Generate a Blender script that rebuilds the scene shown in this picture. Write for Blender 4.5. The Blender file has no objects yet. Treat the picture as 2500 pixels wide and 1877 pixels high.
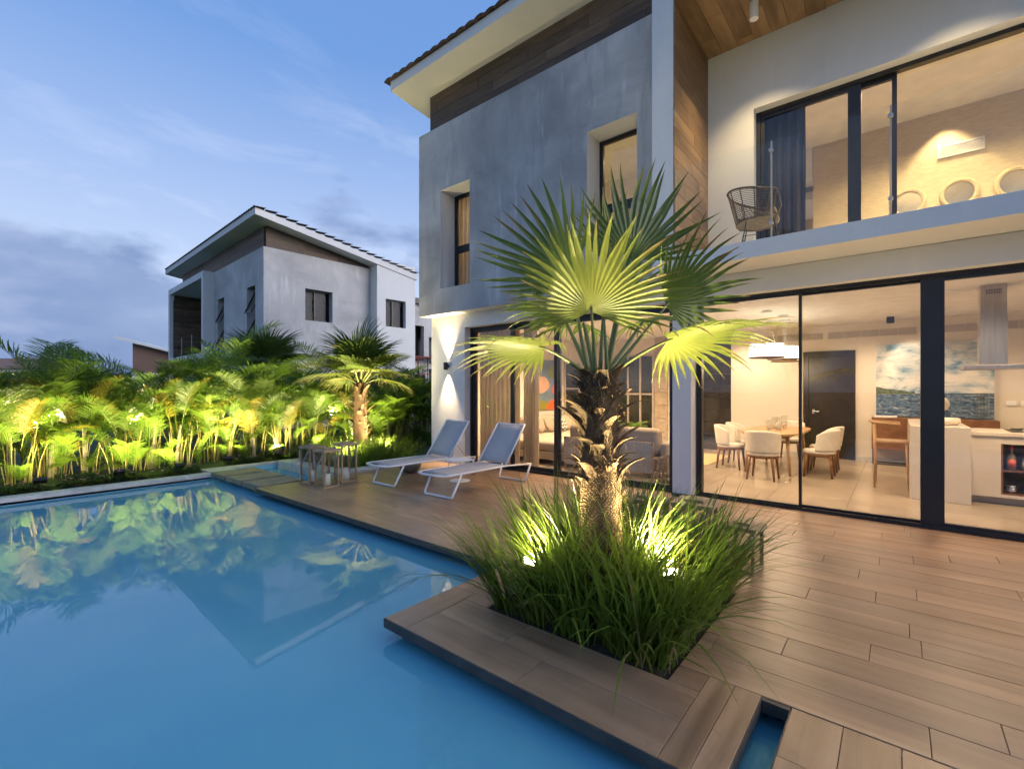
import bpy, bmesh, math, random
from mathutils import Vector, Matrix
R = math.radians
rnd = random.Random(7)
S = bpy.context.scene
COL = S.collection

# ---------------------------------------------------------------- camera
cam_d = bpy.data.cameras.new('camera'); cam = bpy.data.objects.new('camera', cam_d); COL.objects.link(cam)
cam_d.sensor_width = 36; cam_d.sensor_fit = 'HORIZONTAL'; cam_d.lens = 1143 / 2500 * 36
cam_d.shift_y = 14.5 / 2500; cam_d.clip_start = .05; cam_d.clip_end = 3000
HEAD = 39.43378
cam.location = (0, 0, 1.5); cam.rotation_euler = (R(90), 0, R(HEAD - 90))
S.camera = cam
FW = Vector((math.cos(R(HEAD)), math.sin(R(HEAD)), 0)); RT = Vector((math.sin(R(HEAD)), -math.cos(R(HEAD)), 0)); UP = Vector((0, 0, 1))

# ---------------------------------------------------------------- world: dusk sky with clouds
W = bpy.data.worlds.new('World'); S.world = W; W.use_nodes = True
wn = W.node_tree.nodes; wl = W.node_tree.links; wn.clear()
def wnode(t, **k):
    n = wn.new(t)
    for a, b in k.items(): setattr(n, a, b)
    return n
SUN_EL, SUN_AZ = 4.0, 292.0      # sun heading measured from +X, counter-clockwise
sky = wnode('ShaderNodeTexSky', sky_type='NISHITA', sun_disc=False)
sky.sun_elevation = R(SUN_EL); sky.sun_rotation = R(90 - SUN_AZ); sky.altitude = 0
sky.air_density = 1.0; sky.dust_density = 1.0; sky.ozone_density = 2.5
tc = wnode('ShaderNodeTexCoord')
sep = wnode('ShaderNodeSeparateXYZ'); wl.new(tc.outputs['Generated'], sep.inputs[0])
def wmath(op, a, b=None, clamp=False):
    n = wnode('ShaderNodeMath', operation=op, use_clamp=clamp)
    for i, v in enumerate((a, b)):
        if v is None: continue
        if isinstance(v, (int, float)): n.inputs[i].default_value = v
        else: wl.new(v, n.inputs[i])
    return n.outputs[0]
def wramp(fac, stops):
    n = wnode('ShaderNodeValToRGB'); wl.new(fac, n.inputs[0])
    e = n.color_ramp.elements
    while len(e) < len(stops): e.new(.5)
    for i, (p, c) in enumerate(stops): e[i].position = p; e[i].color = (*c, 1) if len(c) == 3 else c
    return n.outputs[0]
def wmix(f, a, b, mode='MIX'):
    n = wnode('ShaderNodeMix', data_type='RGBA', blend_type=mode)
    if isinstance(f, float): n.inputs[0].default_value = f
    else: wl.new(f, n.inputs[0])
    for i, v in ((6, a), (7, b)):
        if isinstance(v, tuple): n.inputs[i].default_value = (*v, 1)
        else: wl.new(v, n.inputs[i])
    return n.outputs[2]
zc = wmath('MAXIMUM', sep.outputs[2], 0.0)
# clear dusk sky after sunset: physical sky pulled towards the even blue of twilight
grad = wramp(zc, [(0.0, (.58, .66, .82)), (.16, (.49, .58, .77)), (.38, (.29, .41, .69)), (.56, (.14, .28, .60)), (1.0, (.115, .24, .54))])
skyb = wmix(1.0, sky.outputs[0], (.085, .085, .085), 'MULTIPLY')
base = wmix(.80, skyb, grad)
# clouds lie on a plane overhead, so they shrink towards the horizon
den = wmath('ADD', zc, .12)
comb = wnode('ShaderNodeCombineXYZ')
wl.new(wmath('DIVIDE', sep.outputs[0], den), comb.inputs[0]); wl.new(wmath('DIVIDE', sep.outputs[1], den), comb.inputs[1])
mp = wnode('ShaderNodeMapping'); wl.new(comb.outputs[0], mp.inputs[0])
mp.inputs['Location'].default_value = (3.1, 1.7, 0); mp.inputs['Rotation'].default_value = (0, 0, R(35)); mp.inputs['Scale'].default_value = (1.0, 1.5, 1)
n1 = wnode('ShaderNodeTexNoise'); wl.new(mp.outputs[0], n1.inputs['Vector'])
n1.inputs['Scale'].default_value = 1.5; n1.inputs['Detail'].default_value = 9; n1.inputs['Roughness'].default_value = .6; n1.inputs['Distortion'].default_value = .5
wisp = wramp(n1.outputs[0], [(.52, (0, 0, 0)), (.82, (.26, .26, .26)), (1, (.4, .4, .4))])
wispc = wmix(wisp, base, (.74, .76, .84))
LOCX = 3.3
n2 = wnode('ShaderNodeTexNoise'); m2 = wnode('ShaderNodeMapping'); wl.new(tc.outputs['Generated'], m2.inputs[0])
m2.inputs['Location'].default_value = (LOCX, .2, .1); m2.inputs['Scale'].default_value = (1.0, 1.0, 2.3)
wl.new(m2.outputs[0], n2.inputs['Vector']); n2.inputs['Scale'].default_value = 2.1; n2.inputs['Detail'].default_value = 8; n2.inputs['Roughness'].default_value = .52
# heavier bank low in the sky
low = wmath('SUBTRACT', n2.outputs[0], wmath('MULTIPLY', zc, .46))
bankf = wramp(low, [(.358, (0, 0, 0)), (.425, (.76, .76, .76)), (.6, (.92, .92, .92))])
n3 = wnode('ShaderNodeTexNoise'); wl.new(m2.outputs[0], n3.inputs['Vector']); n3.inputs['Scale'].default_value = 3.6; n3.inputs['Detail'].default_value = 5
bankc = wramp(n3.outputs[0], [(.36, (.10, .165, .33)), (.54, (.155, .225, .40)), (.72, (.33, .37, .53))])
final = wmix(bankf, wispc, bankc)
bg = wnode('ShaderNodeBackground'); wl.new(final, bg.inputs[0]); bg.inputs[1].default_value = 1.0
wo = wnode('ShaderNodeOutputWorld'); wl.new(bg.outputs[0], wo.inputs[0])

# weak last light of the sun, low behind the camera
sl = bpy.data.lights.new('sun', 'SUN'); sun = bpy.data.objects.new('sun', sl); COL.objects.link(sun)
sl.energy = 1.9; sl.angle = R(50); sl.color = (1, .93, .93)
sd = Vector((math.cos(R(SUN_AZ)) * math.cos(R(12)), math.sin(R(SUN_AZ)) * math.cos(R(12)), math.sin(R(12))))
sun.rotation_euler = sd.to_track_quat('Z', 'Y').to_euler()

S.view_settings.view_transform = 'Standard'; S.view_settings.look = 'None'
S.view_settings.exposure = .62; S.view_settings.gamma = 1; S.view_settings.use_curve_mapping = False
S.render.engine = 'CYCLES'
cy = S.cycles
cy.use_adaptive_sampling = True; cy.adaptive_threshold = .03
cy.max_bounces = 8; cy.diffuse_bounces = 3; cy.glossy_bounces = 3; cy.transmission_bounces = 6; cy.transparent_max_bounces = 14
cy.sample_clamp_indirect = 6; cy.sample_clamp_direct = 0; cy.caustics_reflective = False; cy.caustics_refractive = False; cy.blur_glossy = .5
cy.use_denoising = True
try: cy.denoiser = 'OPENIMAGEDENOISE'
except Exception: pass

# ---------------------------------------------------------------- helpers
def link(o, parent=None):
    COL.objects.link(o)
    if parent is not None: o.parent = parent
    return o
def thing(name, label, cat, group=None, loc=(0, 0, 0), rz=0):
    o = bpy.data.objects.new(name, None); o.location = loc; o.rotation_euler = (0, 0, rz); o.empty_display_size = .1
    link(o); return tag(o, label, cat, group)
def tag(o, label, cat, group=None):
    o['label'] = label; o['category'] = cat
    if group: o['group'] = group
    return o
def struct(o): o['kind'] = 'structure'; return o
def stuff(o): o['kind'] = 'stuff'; return o
def part(name, parent):           # a part that only holds sub-parts
    o = bpy.data.objects.new(name, None); o.empty_display_size = .05; return link(o, parent)
def mesh(name, vs, fs, m, parent=None, loc=(0, 0, 0), smooth=False):
    me = bpy.data.meshes.new(name); me.from_pydata([tuple(v) for v in vs], [], fs)
    if m is not None: me.materials.append(m)
    if smooth:
        for p in me.polygons: p.use_smooth = True
    me.update(); o = bpy.data.objects.new(name, me); o.location = loc
    return link(o, parent)
class MB:                         # collects shapes into ONE mesh
    def __init__(s): s.v = []; s.f = []
    def add(s, vs, fs):
        n = len(s.v); s.v += [tuple(v) for v in vs]; s.f += [tuple(i + n for i in f) for f in fs]; return s
    def box(s, x0, x1, y0, y1, z0, z1):
        return s.add([(x0, y0, z0), (x1, y0, z0), (x1, y1, z0), (x0, y1, z0), (x0, y0, z1), (x1, y0, z1), (x1, y1, z1), (x0, y1, z1)],
                     [(0, 3, 2, 1), (4, 5, 6, 7), (0, 1, 5, 4), (1, 2, 6, 5), (2, 3, 7, 6), (3, 0, 4, 7)])
    def tube(s, pts, r, seg=8, caps=True, flat=None):
        pts = [Vector(p) for p in pts]; n = len(pts)
        rr = r if isinstance(r, (list, tuple)) else [r] * n
        vs = []; fs = []; prev = None
        for i, p in enumerate(pts):
            t = (pts[min(i + 1, n - 1)] - pts[max(i - 1, 0)]).normalized()
            if prev is None: a = t.orthogonal().normalized() if abs(t.z) > .9 else t.cross(UP).normalized()
            else: a = (prev - t * prev.dot(t)).normalized()
            prev = a; b = t.cross(a)
            for k in range(seg):
                q = 2 * math.pi * k / seg
                vs.append(p + a * (rr[i] * math.cos(q)) + b * (rr[i] * math.sin(q) * (flat or 1)))
        for i in range(n - 1):
            for k in range(seg):
                fs.append((i * seg + k, i * seg + (k + 1) % seg, (i + 1) * seg + (k + 1) % seg, (i + 1) * seg + k))
        if caps: fs += [tuple(range(seg - 1, -1, -1)), tuple((n - 1) * seg + k for k in range(seg))]
        return s.add(vs, fs)
    def lathe(s, prof, seg=24, c=(0, 0, 0)):
        vs = []; fs = []
        for (r, z) in prof:
            for k in range(seg):
                q = 2 * math.pi * k / seg; vs.append((c[0] + r * math.cos(q), c[1] + r * math.sin(q), c[2] + z))
        for i in range(len(prof) - 1):
            for k in range(seg): fs.append((i * seg + k, i * seg + (k + 1) % seg, (i + 1) * seg + (k + 1) % seg, (i + 1) * seg + k))
        if prof[0][0] > 1e-4: fs.append(tuple(range(seg - 1, -1, -1)))
        if prof[-1][0] > 1e-4: fs.append(tuple((len(prof) - 1) * seg + k for k in range(seg)))
        return s.add(vs, fs)
    def prism(s, poly, z0, z1):
        n = len(poly)
        return s.add([(*p, z0) for p in poly] + [(*p, z1) for p in poly],
                     [tuple(range(n - 1, -1, -1)), tuple(range(n, 2 * n))] + [(i, (i + 1) % n, n + (i + 1) % n, n + i) for i in range(n)])
    def build(s, name, m, parent=None, loc=(0, 0, 0), smooth=False, bevel=0):
        o = mesh(name, s.v, s.f, m, parent, loc, smooth)
        if bevel:
            b = o.modifiers.new('bevel', 'BEVEL'); b.width = bevel; b.segments = 2; b.limit_method = 'ANGLE'
            if smooth is False and bevel > .012:
                for p in o.data.polygons: p.use_smooth = True
                o.modifiers.new('wn', 'WEIGHTED_NORMAL')
        return o
def box(name, x0, x1, y0, y1, z0, z1, m, parent=None, bevel=0):
    return MB().box(x0, x1, y0, y1, z0, z1).build(name, m, parent, bevel=bevel)
def wall(name, axis, p, t, us, zs, holes, m, parent=None):
    """upright wall; axis 'x': plane X=p, thickness +t, runs in Y; axis 'y': plane Y=p, runs in X. holes: (u0,u1,z0,z1)"""
    U = sorted(set(us) | {h[i] for h in holes for i in (0, 1)}); Z = sorted(set(zs) | {h[i] for h in holes for i in (2, 3)})
    U = [u for u in U if min(us) <= u <= max(us)]; Z = [z for z in Z if min(zs) <= z <= max(zs)]
    fill = {(i, j) for i in range(len(U) - 1) for j in range(len(Z) - 1)
            if not any(h[0] < (U[i] + U[i + 1]) / 2 < h[1] and h[2] < (Z[j] + Z[j + 1]) / 2 < h[3] for h in holes)}
    vs = []; ix = {}
    def V(i, j, k):
        if (i, j, k) not in ix:
            ix[i, j, k] = len(vs); q = p + t * k
            vs.append((q, U[i], Z[j]) if axis == 'x' else (U[i], q, Z[j]))
        return ix[i, j, k]
    fs = []
    for (i, j) in fill:
        c = ((i, j), (i + 1, j), (i + 1, j + 1), (i, j + 1))
        fs.append(tuple(V(*q, 0) for q in c)); fs.append(tuple(V(*q, 1) for q in reversed(c)))
        for e, nb in enumerate(((i, j - 1), (i + 1, j), (i, j + 1), (i - 1, j))):
            if nb not in fill:
                a, b = c[e], c[(e + 1) % 4]; fs.append((V(*a, 0), V(*a, 1), V(*b, 1), V(*b, 0)))
    return mesh(name, vs, fs, m, parent)
def rebase(t, loc):
    """move a thing's empty to its base while its parts stay where they are"""
    loc = Vector(loc); t.location = loc
    for ch in t.children: ch.location = Vector(ch.location) - loc
    return t
_mcache = {}
def plank(name, L, Wd, T, m, parent, M4):
    """board of length L along local X; M4 = placing matrix (centre of top face)"""
    k = (round(L, 3), round(Wd, 3), round(T, 3), m.name); me = _mcache.get(k)
    if me is None:
        c = .0018; l, w = L / 2, Wd / 2
        vs = [(-l, -w, -T), (l, -w, -T), (l, w, -T), (-l, w, -T), (-l, -w, -c), (l, -w, -c), (l, w, -c), (-l, w, -c),
              (-l + c, -w + c, 0), (l - c, -w + c, 0), (l - c, w - c, 0), (-l + c, w - c, 0)]
        fs = [(0, 1, 5, 4), (1, 2, 6, 5), (2, 3, 7, 6), (3, 0, 4, 7), (4, 5, 9, 8), (5, 6, 10, 9), (6, 7, 11, 10), (7, 4, 8, 11), (8, 9, 10, 11), (0, 3, 2, 1)]
        me = bpy.data.meshes.new(name); me.from_pydata(vs, [], fs); me.materials.append(m); _mcache[k] = me
    o = bpy.data.objects.new(name, me); link(o, parent); o.matrix_local = M4; return o
def copy_tree(o, parent=None):
    c = o.copy(); link(c, parent)
    for ch in o.children: copy_tree(ch, c)
    return c
LK = 1.0
def spot(name, loc, to, watts, size, blend=.5, col=(1, .72, .38), rad=.03, parent=None):
    l = bpy.data.lights.new(name, 'SPOT'); l.energy = watts * LK; l.spot_size = R(size); l.spot_blend = blend; l.color = col; l.shadow_soft_size = rad
    o = bpy.data.objects.new(name, l); link(o); o.location = loc
    o.rotation_euler = (Vector(to) - Vector(loc)).to_track_quat('-Z', 'Y').to_euler(); return o
def point(name, loc, watts, col=(1, .72, .42), rad=.05):
    l = bpy.data.lights.new(name, 'POINT'); l.energy = watts * LK; l.color = col; l.shadow_soft_size = rad
    o = bpy.data.objects.new(name, l); link(o); o.location = loc; return o
def area(name, loc, watts, sx, sy, col=(1, .72, .42), rot=(0, 0, 0)):
    l = bpy.data.lights.new(name, 'AREA'); l.shape = 'RECTANGLE'; l.size = sx; l.size_y = sy; l.energy = watts; l.color = col
    o = bpy.data.objects.new(name, l); link(o); o.location = loc; o.rotation_euler = rot; return o

# ---------------------------------------------------------------- materials
def newmat(name):
    m = bpy.data.materials.new(name); m.use_nodes = True
    return m, m.node_tree.nodes, m.node_tree.links, m.node_tree.nodes['Principled BSDF']
def nd(n, t, **k):
    o = n.new(t)
    for a, b in k.items(): setattr(o, a, b)
    return o
def ramp(n, l, fac, stops):
    r = nd(n, 'ShaderNodeValToRGB'); l.new(fac, r.inputs[0]); e = r.color_ramp.elements
    while len(e) < len(stops): e.new(.5)
    for i, (p, c) in enumerate(stops): e[i].position = p; e[i].color = (*c, 1)
    return r.outputs[0]
def noise(n, l, vec, scale, detail=5, rough=.55, dist=0):
    t = nd(n, 'ShaderNodeTexNoise'); l.new(vec, t.inputs['Vector']); t.inputs['Scale'].default_value = scale
    t.inputs['Detail'].default_value = detail; t.inputs['Roughness'].default_value = rough; t.inputs['Distortion'].default_value = dist; return t.outputs[0]
def mixc(n, l, f, a, b, mode='MIX'):
    x = nd(n, 'ShaderNodeMix', data_type='RGBA', blend_type=mode)
    if isinstance(f, (int, float)): x.inputs[0].default_value = f
    else: l.new(f, x.inputs[0])
    for i, v in ((6, a), (7, b)):
        if isinstance(v, tuple): x.inputs[i].default_value = (*v, 1)
        else: l.new(v, x.inputs[i])
    return x.outputs[2]
def coords(n, l, stretch=(1, 1, 1), rndoff=0, rot=(0, 0, 0)):
    t = nd(n, 'ShaderNodeTexCoord'); mp_ = nd(n, 'ShaderNodeMapping'); l.new(t.outputs['Object'], mp_.inputs[0])
    mp_.inputs['Scale'].default_value = stretch; mp_.inputs['Rotation'].default_value = rot
    if rndoff:
        oi = nd(n, 'ShaderNodeObjectInfo'); v = nd(n, 'ShaderNodeVectorMath', operation='SCALE'); v.inputs[0].default_value = (rndoff, rndoff * .7, rndoff * .4)
        l.new(oi.outputs['Random'], v.inputs['Scale']); l.new(v.outputs[0], mp_.inputs['Location'])
    return mp_.outputs[0]
def objvar(n, l, col, lo=.8, hi=1.2):
    oi = nd(n, 'ShaderNodeObjectInfo'); mr = nd(n, 'ShaderNodeMapRange'); l.new(oi.outputs['Random'], mr.inputs[0])
    mr.inputs[3].default_value = lo; mr.inputs[4].default_value = hi
    h = nd(n, 'ShaderNodeHueSaturation'); l.new(mr.outputs[0], h.inputs['Value']); l.new(col, h.inputs['Color']); return h.outputs[0]
def bump(n, l, b, h, strength=.3, dist=.01):
    x = nd(n, 'ShaderNodeBump'); x.inputs['Strength'].default_value = strength; x.inputs['Distance'].default_value = dist
    l.new(h, x.inputs['Height']); l.new(x.outputs[0], b.inputs['Normal'])
def pmat(name, c1, c2=None, scale=4, rough=.6, stretch=(1, 1, 1), var=None, metal=0, bmp=0, bscale=None, lo=.35, hi=.65, detail=5, spec=.5, trans=0):
    m, n, l, b = newmat(name)
    b.inputs['Roughness'].default_value = rough; b.inputs['Metallic'].default_value = metal; b.inputs['Specular IOR Level'].default_value = spec
    c2 = c2 or tuple(min(1, x * 1.12) for x in c1)
    v = coords(n, l, stretch, 7 if var else 0)
    h = noise(n, l, v, scale, detail)
    c = ramp(n, l, h, [(lo, c1), (hi, c2)])
    if var: c = objvar(n, l, c, *var)
    l.new(c, b.inputs['Base Color'])
    if bmp: bump(n, l, b, noise(n, l, v, bscale or scale * 6, 6), bmp)
    if trans: b.inputs['Subsurface Weight'].default_value = 0
    return m
def woodmat(name, dark, mid, light, rough=.45, across=16, var=(.75, 1.2), bmp=.12, spec=.4, along=1.1, worn=False):
    m, n, l, b = newmat(name); b.inputs['Roughness'].default_value = rough; b.inputs['Specular IOR Level'].default_value = spec
    v = coords(n, l, (along, across, across), 9)
    g = noise(n, l, v, 1.3, 9, .62, .7); g2 = noise(n, l, coords(n, l, (along * .7, across * .28, across * .28), 5), 1.1, 4, .5, 1.2)
    c = ramp(n, l, g, [(.25, dark), (.5, mid), (.76, light)])
    c = mixc(n, l, .55, c, ramp(n, l, g2, [(.32, dark), (.55, mid), (.72, light)]))
    c = objvar(n, l, c, *var)
    if worn:          # dried water marks and scuffs that run across the boards
        ge = nd(n, 'ShaderNodeNewGeometry'); wm_ = noise(n, l, ge.outputs['Position'], 1.1, 7, .62, .8)
        c = mixc(n, l, ramp(n, l, wm_, [(.40, (0, 0, 0)), (.62, (.32, .32, .32))]), c, (.38, .265, .18))
        c = mixc(n, l, ramp(n, l, noise(n, l, ge.outputs['Position'], 14, 5, .6), [(.60, (0, 0, 0)), (.74, (.35, .35, .35))]), c, (.12, .085, .06))
    l.new(c, b.inputs['Base Color'])
    rr = nd(n, 'ShaderNodeMapRange'); l.new(g2, rr.inputs[0]); rr.inputs[3].default_value = rough * .75; rr.inputs[4].default_value = rough * 1.3; l.new(rr.outputs[0], b.inputs['Roughness'])
    bump(n, l, b, g, bmp, .004); return m
def emat(name, col, st):
    m = bpy.data.materials.new(name); m.use_nodes = True; n = m.node_tree.nodes; n.clear()
    e = n.new('ShaderNodeEmission'); e.inputs[0].default_value = (*col, 1); e.inputs[1].default_value = st
    o = n.new('ShaderNodeOutputMaterial'); m.node_tree.links.new(e.outputs[0], o.inputs[0]); return m
def glassmat(name, tint=(.93, .95, .94), ior=1.45, rough=0.0, refl=1.0):
    m = bpy.data.materials.new(name); m.use_nodes = True; n = m.node_tree.nodes; l = m.node_tree.links; n.clear()
    t = n.new('ShaderNodeBsdfTransparent'); t.inputs[0].default_value = (*tint, 1)
    g = n.new('ShaderNodeBsdfGlossy'); g.inputs['Roughness'].default_value = rough; g.inputs[0].default_value = (refl, refl, refl, 1)
    f0 = ((ior - 1) / (ior + 1)) ** 2      # reflectance from either side of the pane
    lw = n.new('ShaderNodeLayerWeight'); lw.inputs[0].default_value = .5
    pw = n.new('ShaderNodeMath'); pw.operation = 'POWER'; l.new(lw.outputs['Facing'], pw.inputs[0]); pw.inputs[1].default_value = 5
    ml = n.new('ShaderNodeMath'); ml.operation = 'MULTIPLY_ADD'; l.new(pw.outputs[0], ml.inputs[0]); ml.inputs[1].default_value = 1 - f0; ml.inputs[2].default_value = f0
    x = n.new('ShaderNodeMixShader'); l.new(ml.outputs[0], x.inputs[0]); l.new(t.outputs[0], x.inputs[1]); l.new(g.outputs[0], x.inputs[2])
    o = n.new('ShaderNodeOutputMaterial'); l.new(x.outputs[0], o.inputs[0]); return m
def leafmat(name, c1, c2, scale=3, rough=.42, trans=.35, var=(.75, 1.25), tip=None):
    # tip: dry colour shown where the mesh's 'tip' value is 1
    m = bpy.data.materials.new(name); m.use_nodes = True; n = m.node_tree.nodes; l = m.node_tree.links; b = n['Principled BSDF']
    v = coords(n, l, (1, 1, 1), 6); c = ramp(n, l, noise(n, l, v, scale, 4), [(.32, c1), (.68, c2)]); c = objvar(n, l, c, *var)
    if tip:
        at_ = nd(n, 'ShaderNodeAttribute', attribute_name='tip'); c = mixc(n, l, at_.outputs['Fac'], c, tip)
    l.new(c, b.inputs['Base Color']); b.inputs['Roughness'].default_value = rough; b.inputs['Specular IOR Level'].default_value = .45
    tr = n.new('ShaderNodeBsdfTranslucent'); l.new(c, tr.inputs[0]); x = n.new('ShaderNodeMixShader'); x.inputs[0].default_value = trans
    l.new(b.outputs[0], x.inputs[1]); l.new(tr.outputs[0], x.inputs[2]); l.new(x.outputs[0], n['Material Output'].inputs[0]); return m
def concretemat(name, base, amt=1.0):
    m, n, l, b = newmat(name); b.inputs['Roughness'].default_value = .85; b.inputs['Specular IOR Level'].default_value = .25
    d = tuple(x * (1 - .28 * amt) for x in base); li = tuple(min(1, x * (1 + .28 * amt)) for x in base)
    big = noise(n, l, coords(n, l, (.5, .5, .8)), .9, 6, .6, .6)
    c = ramp(n, l, big, [(.34, d), (.5, base), (.66, li)])
    st = noise(n, l, coords(n, l, (2.6, 2.6, .42)), 1.2, 8, .65, .35)        # runs and trowel marks
    c = mixc(n, l, ramp(n, l, st, [(.57, (0, 0, 0)), (.66, (.55 * amt,) * 3)]), c, tuple(min(1, x * 1.6) for x in base))
    c = mixc(n, l, ramp(n, l, noise(n, l, coords(n, l, (3, 3, .5)), 2.2, 6), [(.35, (.45 * amt,) * 3), (.5, (0, 0, 0))]), c, d)
    l.new(c, b.inputs['Base Color']); bump(n, l, b, noise(n, l, coords(n, l, (1, 1, 1)), 9, 8, .65), .25, .01); return m

M = {}
M['white'] = concretemat('white_plaster', (.70, .70, .69), .16)
M['concrete'] = concretemat('grey_cement_render', (.41, .412, .415), 1.0)
M['concrete2'] = concretemat('pale_cement_render', (.50, .495, .49), .7)
M['clad'] = woodmat('wood_cladding', (.055, .036, .024), (.12, .08, .052), (.19, .13, .085), .55, 9, (.6, 1.35))
M['clad_lit'] = woodmat('lamplit_wood_cladding', (.12, .07, .034), (.25, .155, .08), (.36, .24, .13), .5, 9, (.7, 1.25))  # same cladding, lighter and warmer: balcony lamp light put into the colour
M['deck'] = woodmat('wood_look_deck', (.155, .09, .05), (.335, .20, .112), (.46, .295, .175), .34, 15, (.9, 1.1), .10, .5, .8, True)
M['grout'] = pmat('grout', (.17, .125, .09), rough=.9)
M['edge'] = pmat('dark_stone_edge', (.035, .034, .032), (.06, .056, .05), 6, .5, bmp=.2)
M['stone'] = pmat('stepping_stone', (.16, .14, .10), (.25, .22, .16), 5, .6, bmp=.25, var=(.85, 1.1))
M['coping'] = pmat('pale_stone_coping', (.42, .42, .41), (.55, .55, .53), 6, .7, bmp=.2)
M['metal'] = pmat('dark_window_metal', (.012, .012, .014), (.017, .017, .02), 4, .38, spec=.5)
M['glass'] = glassmat('window_glass', (.95, .96, .95), 1.45, 0, 1)
M['rail'] = glassmat('rail_glass', (.97, .985, .98), 1.3, 0, .9)
M['thin'] = glassmat('thin_glass', (.96, .96, .95), 1.4)
M['farglass'] = glassmat('far_window_glass', (.8, .82, .84), 1.18)
M['iwall'] = pmat('warm_white_interior_wall', (.66, .60, .52), (.70, .64, .56), .8, .75, spec=.3)
M['ceil'] = pmat('interior_ceiling', (.74, .72, .68), rough=.85, spec=.2)
M['wallpaper'] = pmat('grasscloth_wallpaper', (.52, .42, .27), (.60, .50, .34), 10, .8, (1, 1, 6))
M['itile'] = pmat('porcelain_floor_tile', (.30, .245, .185), (.37, .305, .235), 1.6, .22, (1, 1, 1), (.93, 1.05), spec=.5)
M['roof'] = pmat('brown_roof_tile', (.035, .026, .024), (.085, .058, .05), 9, .8, var=(.7, 1.3), bmp=.3)
M['steel'] = pmat('brushed_steel', (.42, .38, .33), (.5, .46, .40), 30, .33, (1, 1, .05), metal=1)
M['chrome'] = pmat('polished_metal', (.7, .7, .7), rough=.15, metal=1)
M['dark'] = pmat('matt_black', (.015, .014, .013), rough=.5)
M['soil'] = pmat('dark_soil', (.02, .014, .009), (.05, .036, .022), 12, .95, bmp=.6)
M['lawn'] = pmat('lawn', (.02, .045, .008), (.05, .085, .018), 8, .9, bmp=.5)
M['pool'] = pmat('blue_pool_finish', (.26, .52, .66), (.30, .56, .70), 1.5, .7, spec=.2)
M['pooledge'] = pmat('light_pool_tile', (.22, .46, .60), (.26, .50, .64), 14, .3, spec=.4)

# ================================================================ SETTING
struct(mesh('ground', [(-400, -400, -.2), (400, -400, -.2), (400, 600, -.2), (-400, 600, -.2)], [(0, 1, 2, 3)], M['lawn']))
# the pool lies in a pit, so the lawn sheet is cut round it: the ground sits lower and raised beds stand on it
wm = bpy.data.materials.new('pool_water'); wm.use_nodes = True
n = wm.node_tree.nodes; l = wm.node_tree.links; n.clear()
t_ = n.new('ShaderNodeBsdfTransparent'); t_.inputs[0].default_value = (.74, .90, .97, 1)
g_ = n.new('ShaderNodeBsdfGlossy'); g_.inputs['Roughness'].default_value = .012; g_.inputs[0].default_value = (1, 1, 1, 1)
f_ = n.new('ShaderNodeFresnel'); f_.inputs[0].default_value = 1.34
bp = n.new('ShaderNodeBump'); bp.inputs['Strength'].default_value = .018; bp.inputs['Distance'].default_value = .02
cv = coords(n, l, (1, 1, 1)); l.new(noise(n, l, cv, 5.0, 3, .45, .4), bp.inputs['Height']); l.new(bp.outputs[0], g_.inputs['Normal']); l.new(bp.outputs[0], f_.inputs['Normal'])
df = n.new('ShaderNodeBsdfDiffuse'); df.inputs[0].default_value = (.145, .46, .60, 1)        # fine scattering in the water itself
xb = n.new('ShaderNodeMixShader'); xb.inputs[0].default_value = .74; l.new(t_.outputs[0], xb.inputs[1]); l.new(df.outputs[0], xb.inputs[2])
x_ = n.new('ShaderNodeMixShader'); l.new(f_.outputs[0], x_.inputs[0]); l.new(xb.outputs[0], x_.inputs[1]); l.new(g_.outputs[0], x_.inputs[2])
o_ = n.new('ShaderNodeOutputMaterial'); l.new(x_.outputs[0], o_.inputs[0])
WZ = -.13
struct(mesh('pool_water', [(-4, -5, WZ), (4.62, -5, WZ), (4.62, 10.14, WZ), (-4, 10.14, WZ)], [(0, 1, 2, 3)], wm))
pb = MB()
pb.add([(-4, -5, -1.45), (4.62, -5, -1.45), (4.62, 10.14, -1.45), (-4, 10.14, -1.45)], [(0, 1, 2, 3)])
pb.add([(-4, 9.74, -1.45), (3.2, 9.74, -1.45), (3.2, 9.74, -.09), (-4, 9.74, -.09)], [(0, 1, 2, 3)])
pb.add([(-4, -5, -1.45), (-4, 9.74, -1.45), (-4, 9.74, -.09), (-4, -5, -.09)], [(3, 2, 1, 0)])
pb.add([(-4, -5, -1.45), (4.62, -5, -1.45), (4.62, -5, -.09), (-4, -5, -.09)], [(3, 2, 1, 0)])
pb.add([(4.62, -5, -1.45), (4.62, 10.14, -1.45), (4.62, 10.14, -.09), (4.62, -5, -.09)], [(0, 1, 2, 3)]); pb.add([(3.2, 10.14, -1.45), (4.62, 10.14, -1.45), (4.62, 10.14, -.05), (3.2, 10.14, -.05)], [(0, 1, 2, 3)]); pb.add([(3.2, 9.74, -1.45), (3.2, 10.14, -1.45), (3.2, 10.14, -.05), (3.2, 9.74, -.05)], [(0, 1, 2, 3)])
struct(pb.build('pool_basin', M['pool']))
struct(MB().box(-4, 1.9, -5, 2.55, -1.44, -.36).build('pool_ledge', M['pool']))
# ground is only visible outside the pool: four sheets instead of one under the water
bpy.data.objects.remove(bpy.data.objects['ground'])
gm = MB()
for (x0, x1, y0, y1) in ((-400, -4.3, -300, 700), (-4.3, 4.62, 10.5, 700), (4.62, 500, 7.66, 700), (-4.3, 500, -300, -5), (12.9, 500, -5, 7.66)):
    gm.add([(x0, y0, -.03), (x1, y0, -.03), (x1, y1, -.03), (x0, y1, -.03)], [(0, 1, 2, 3)])
struct(gm.build('ground', M['lawn']))

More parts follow.
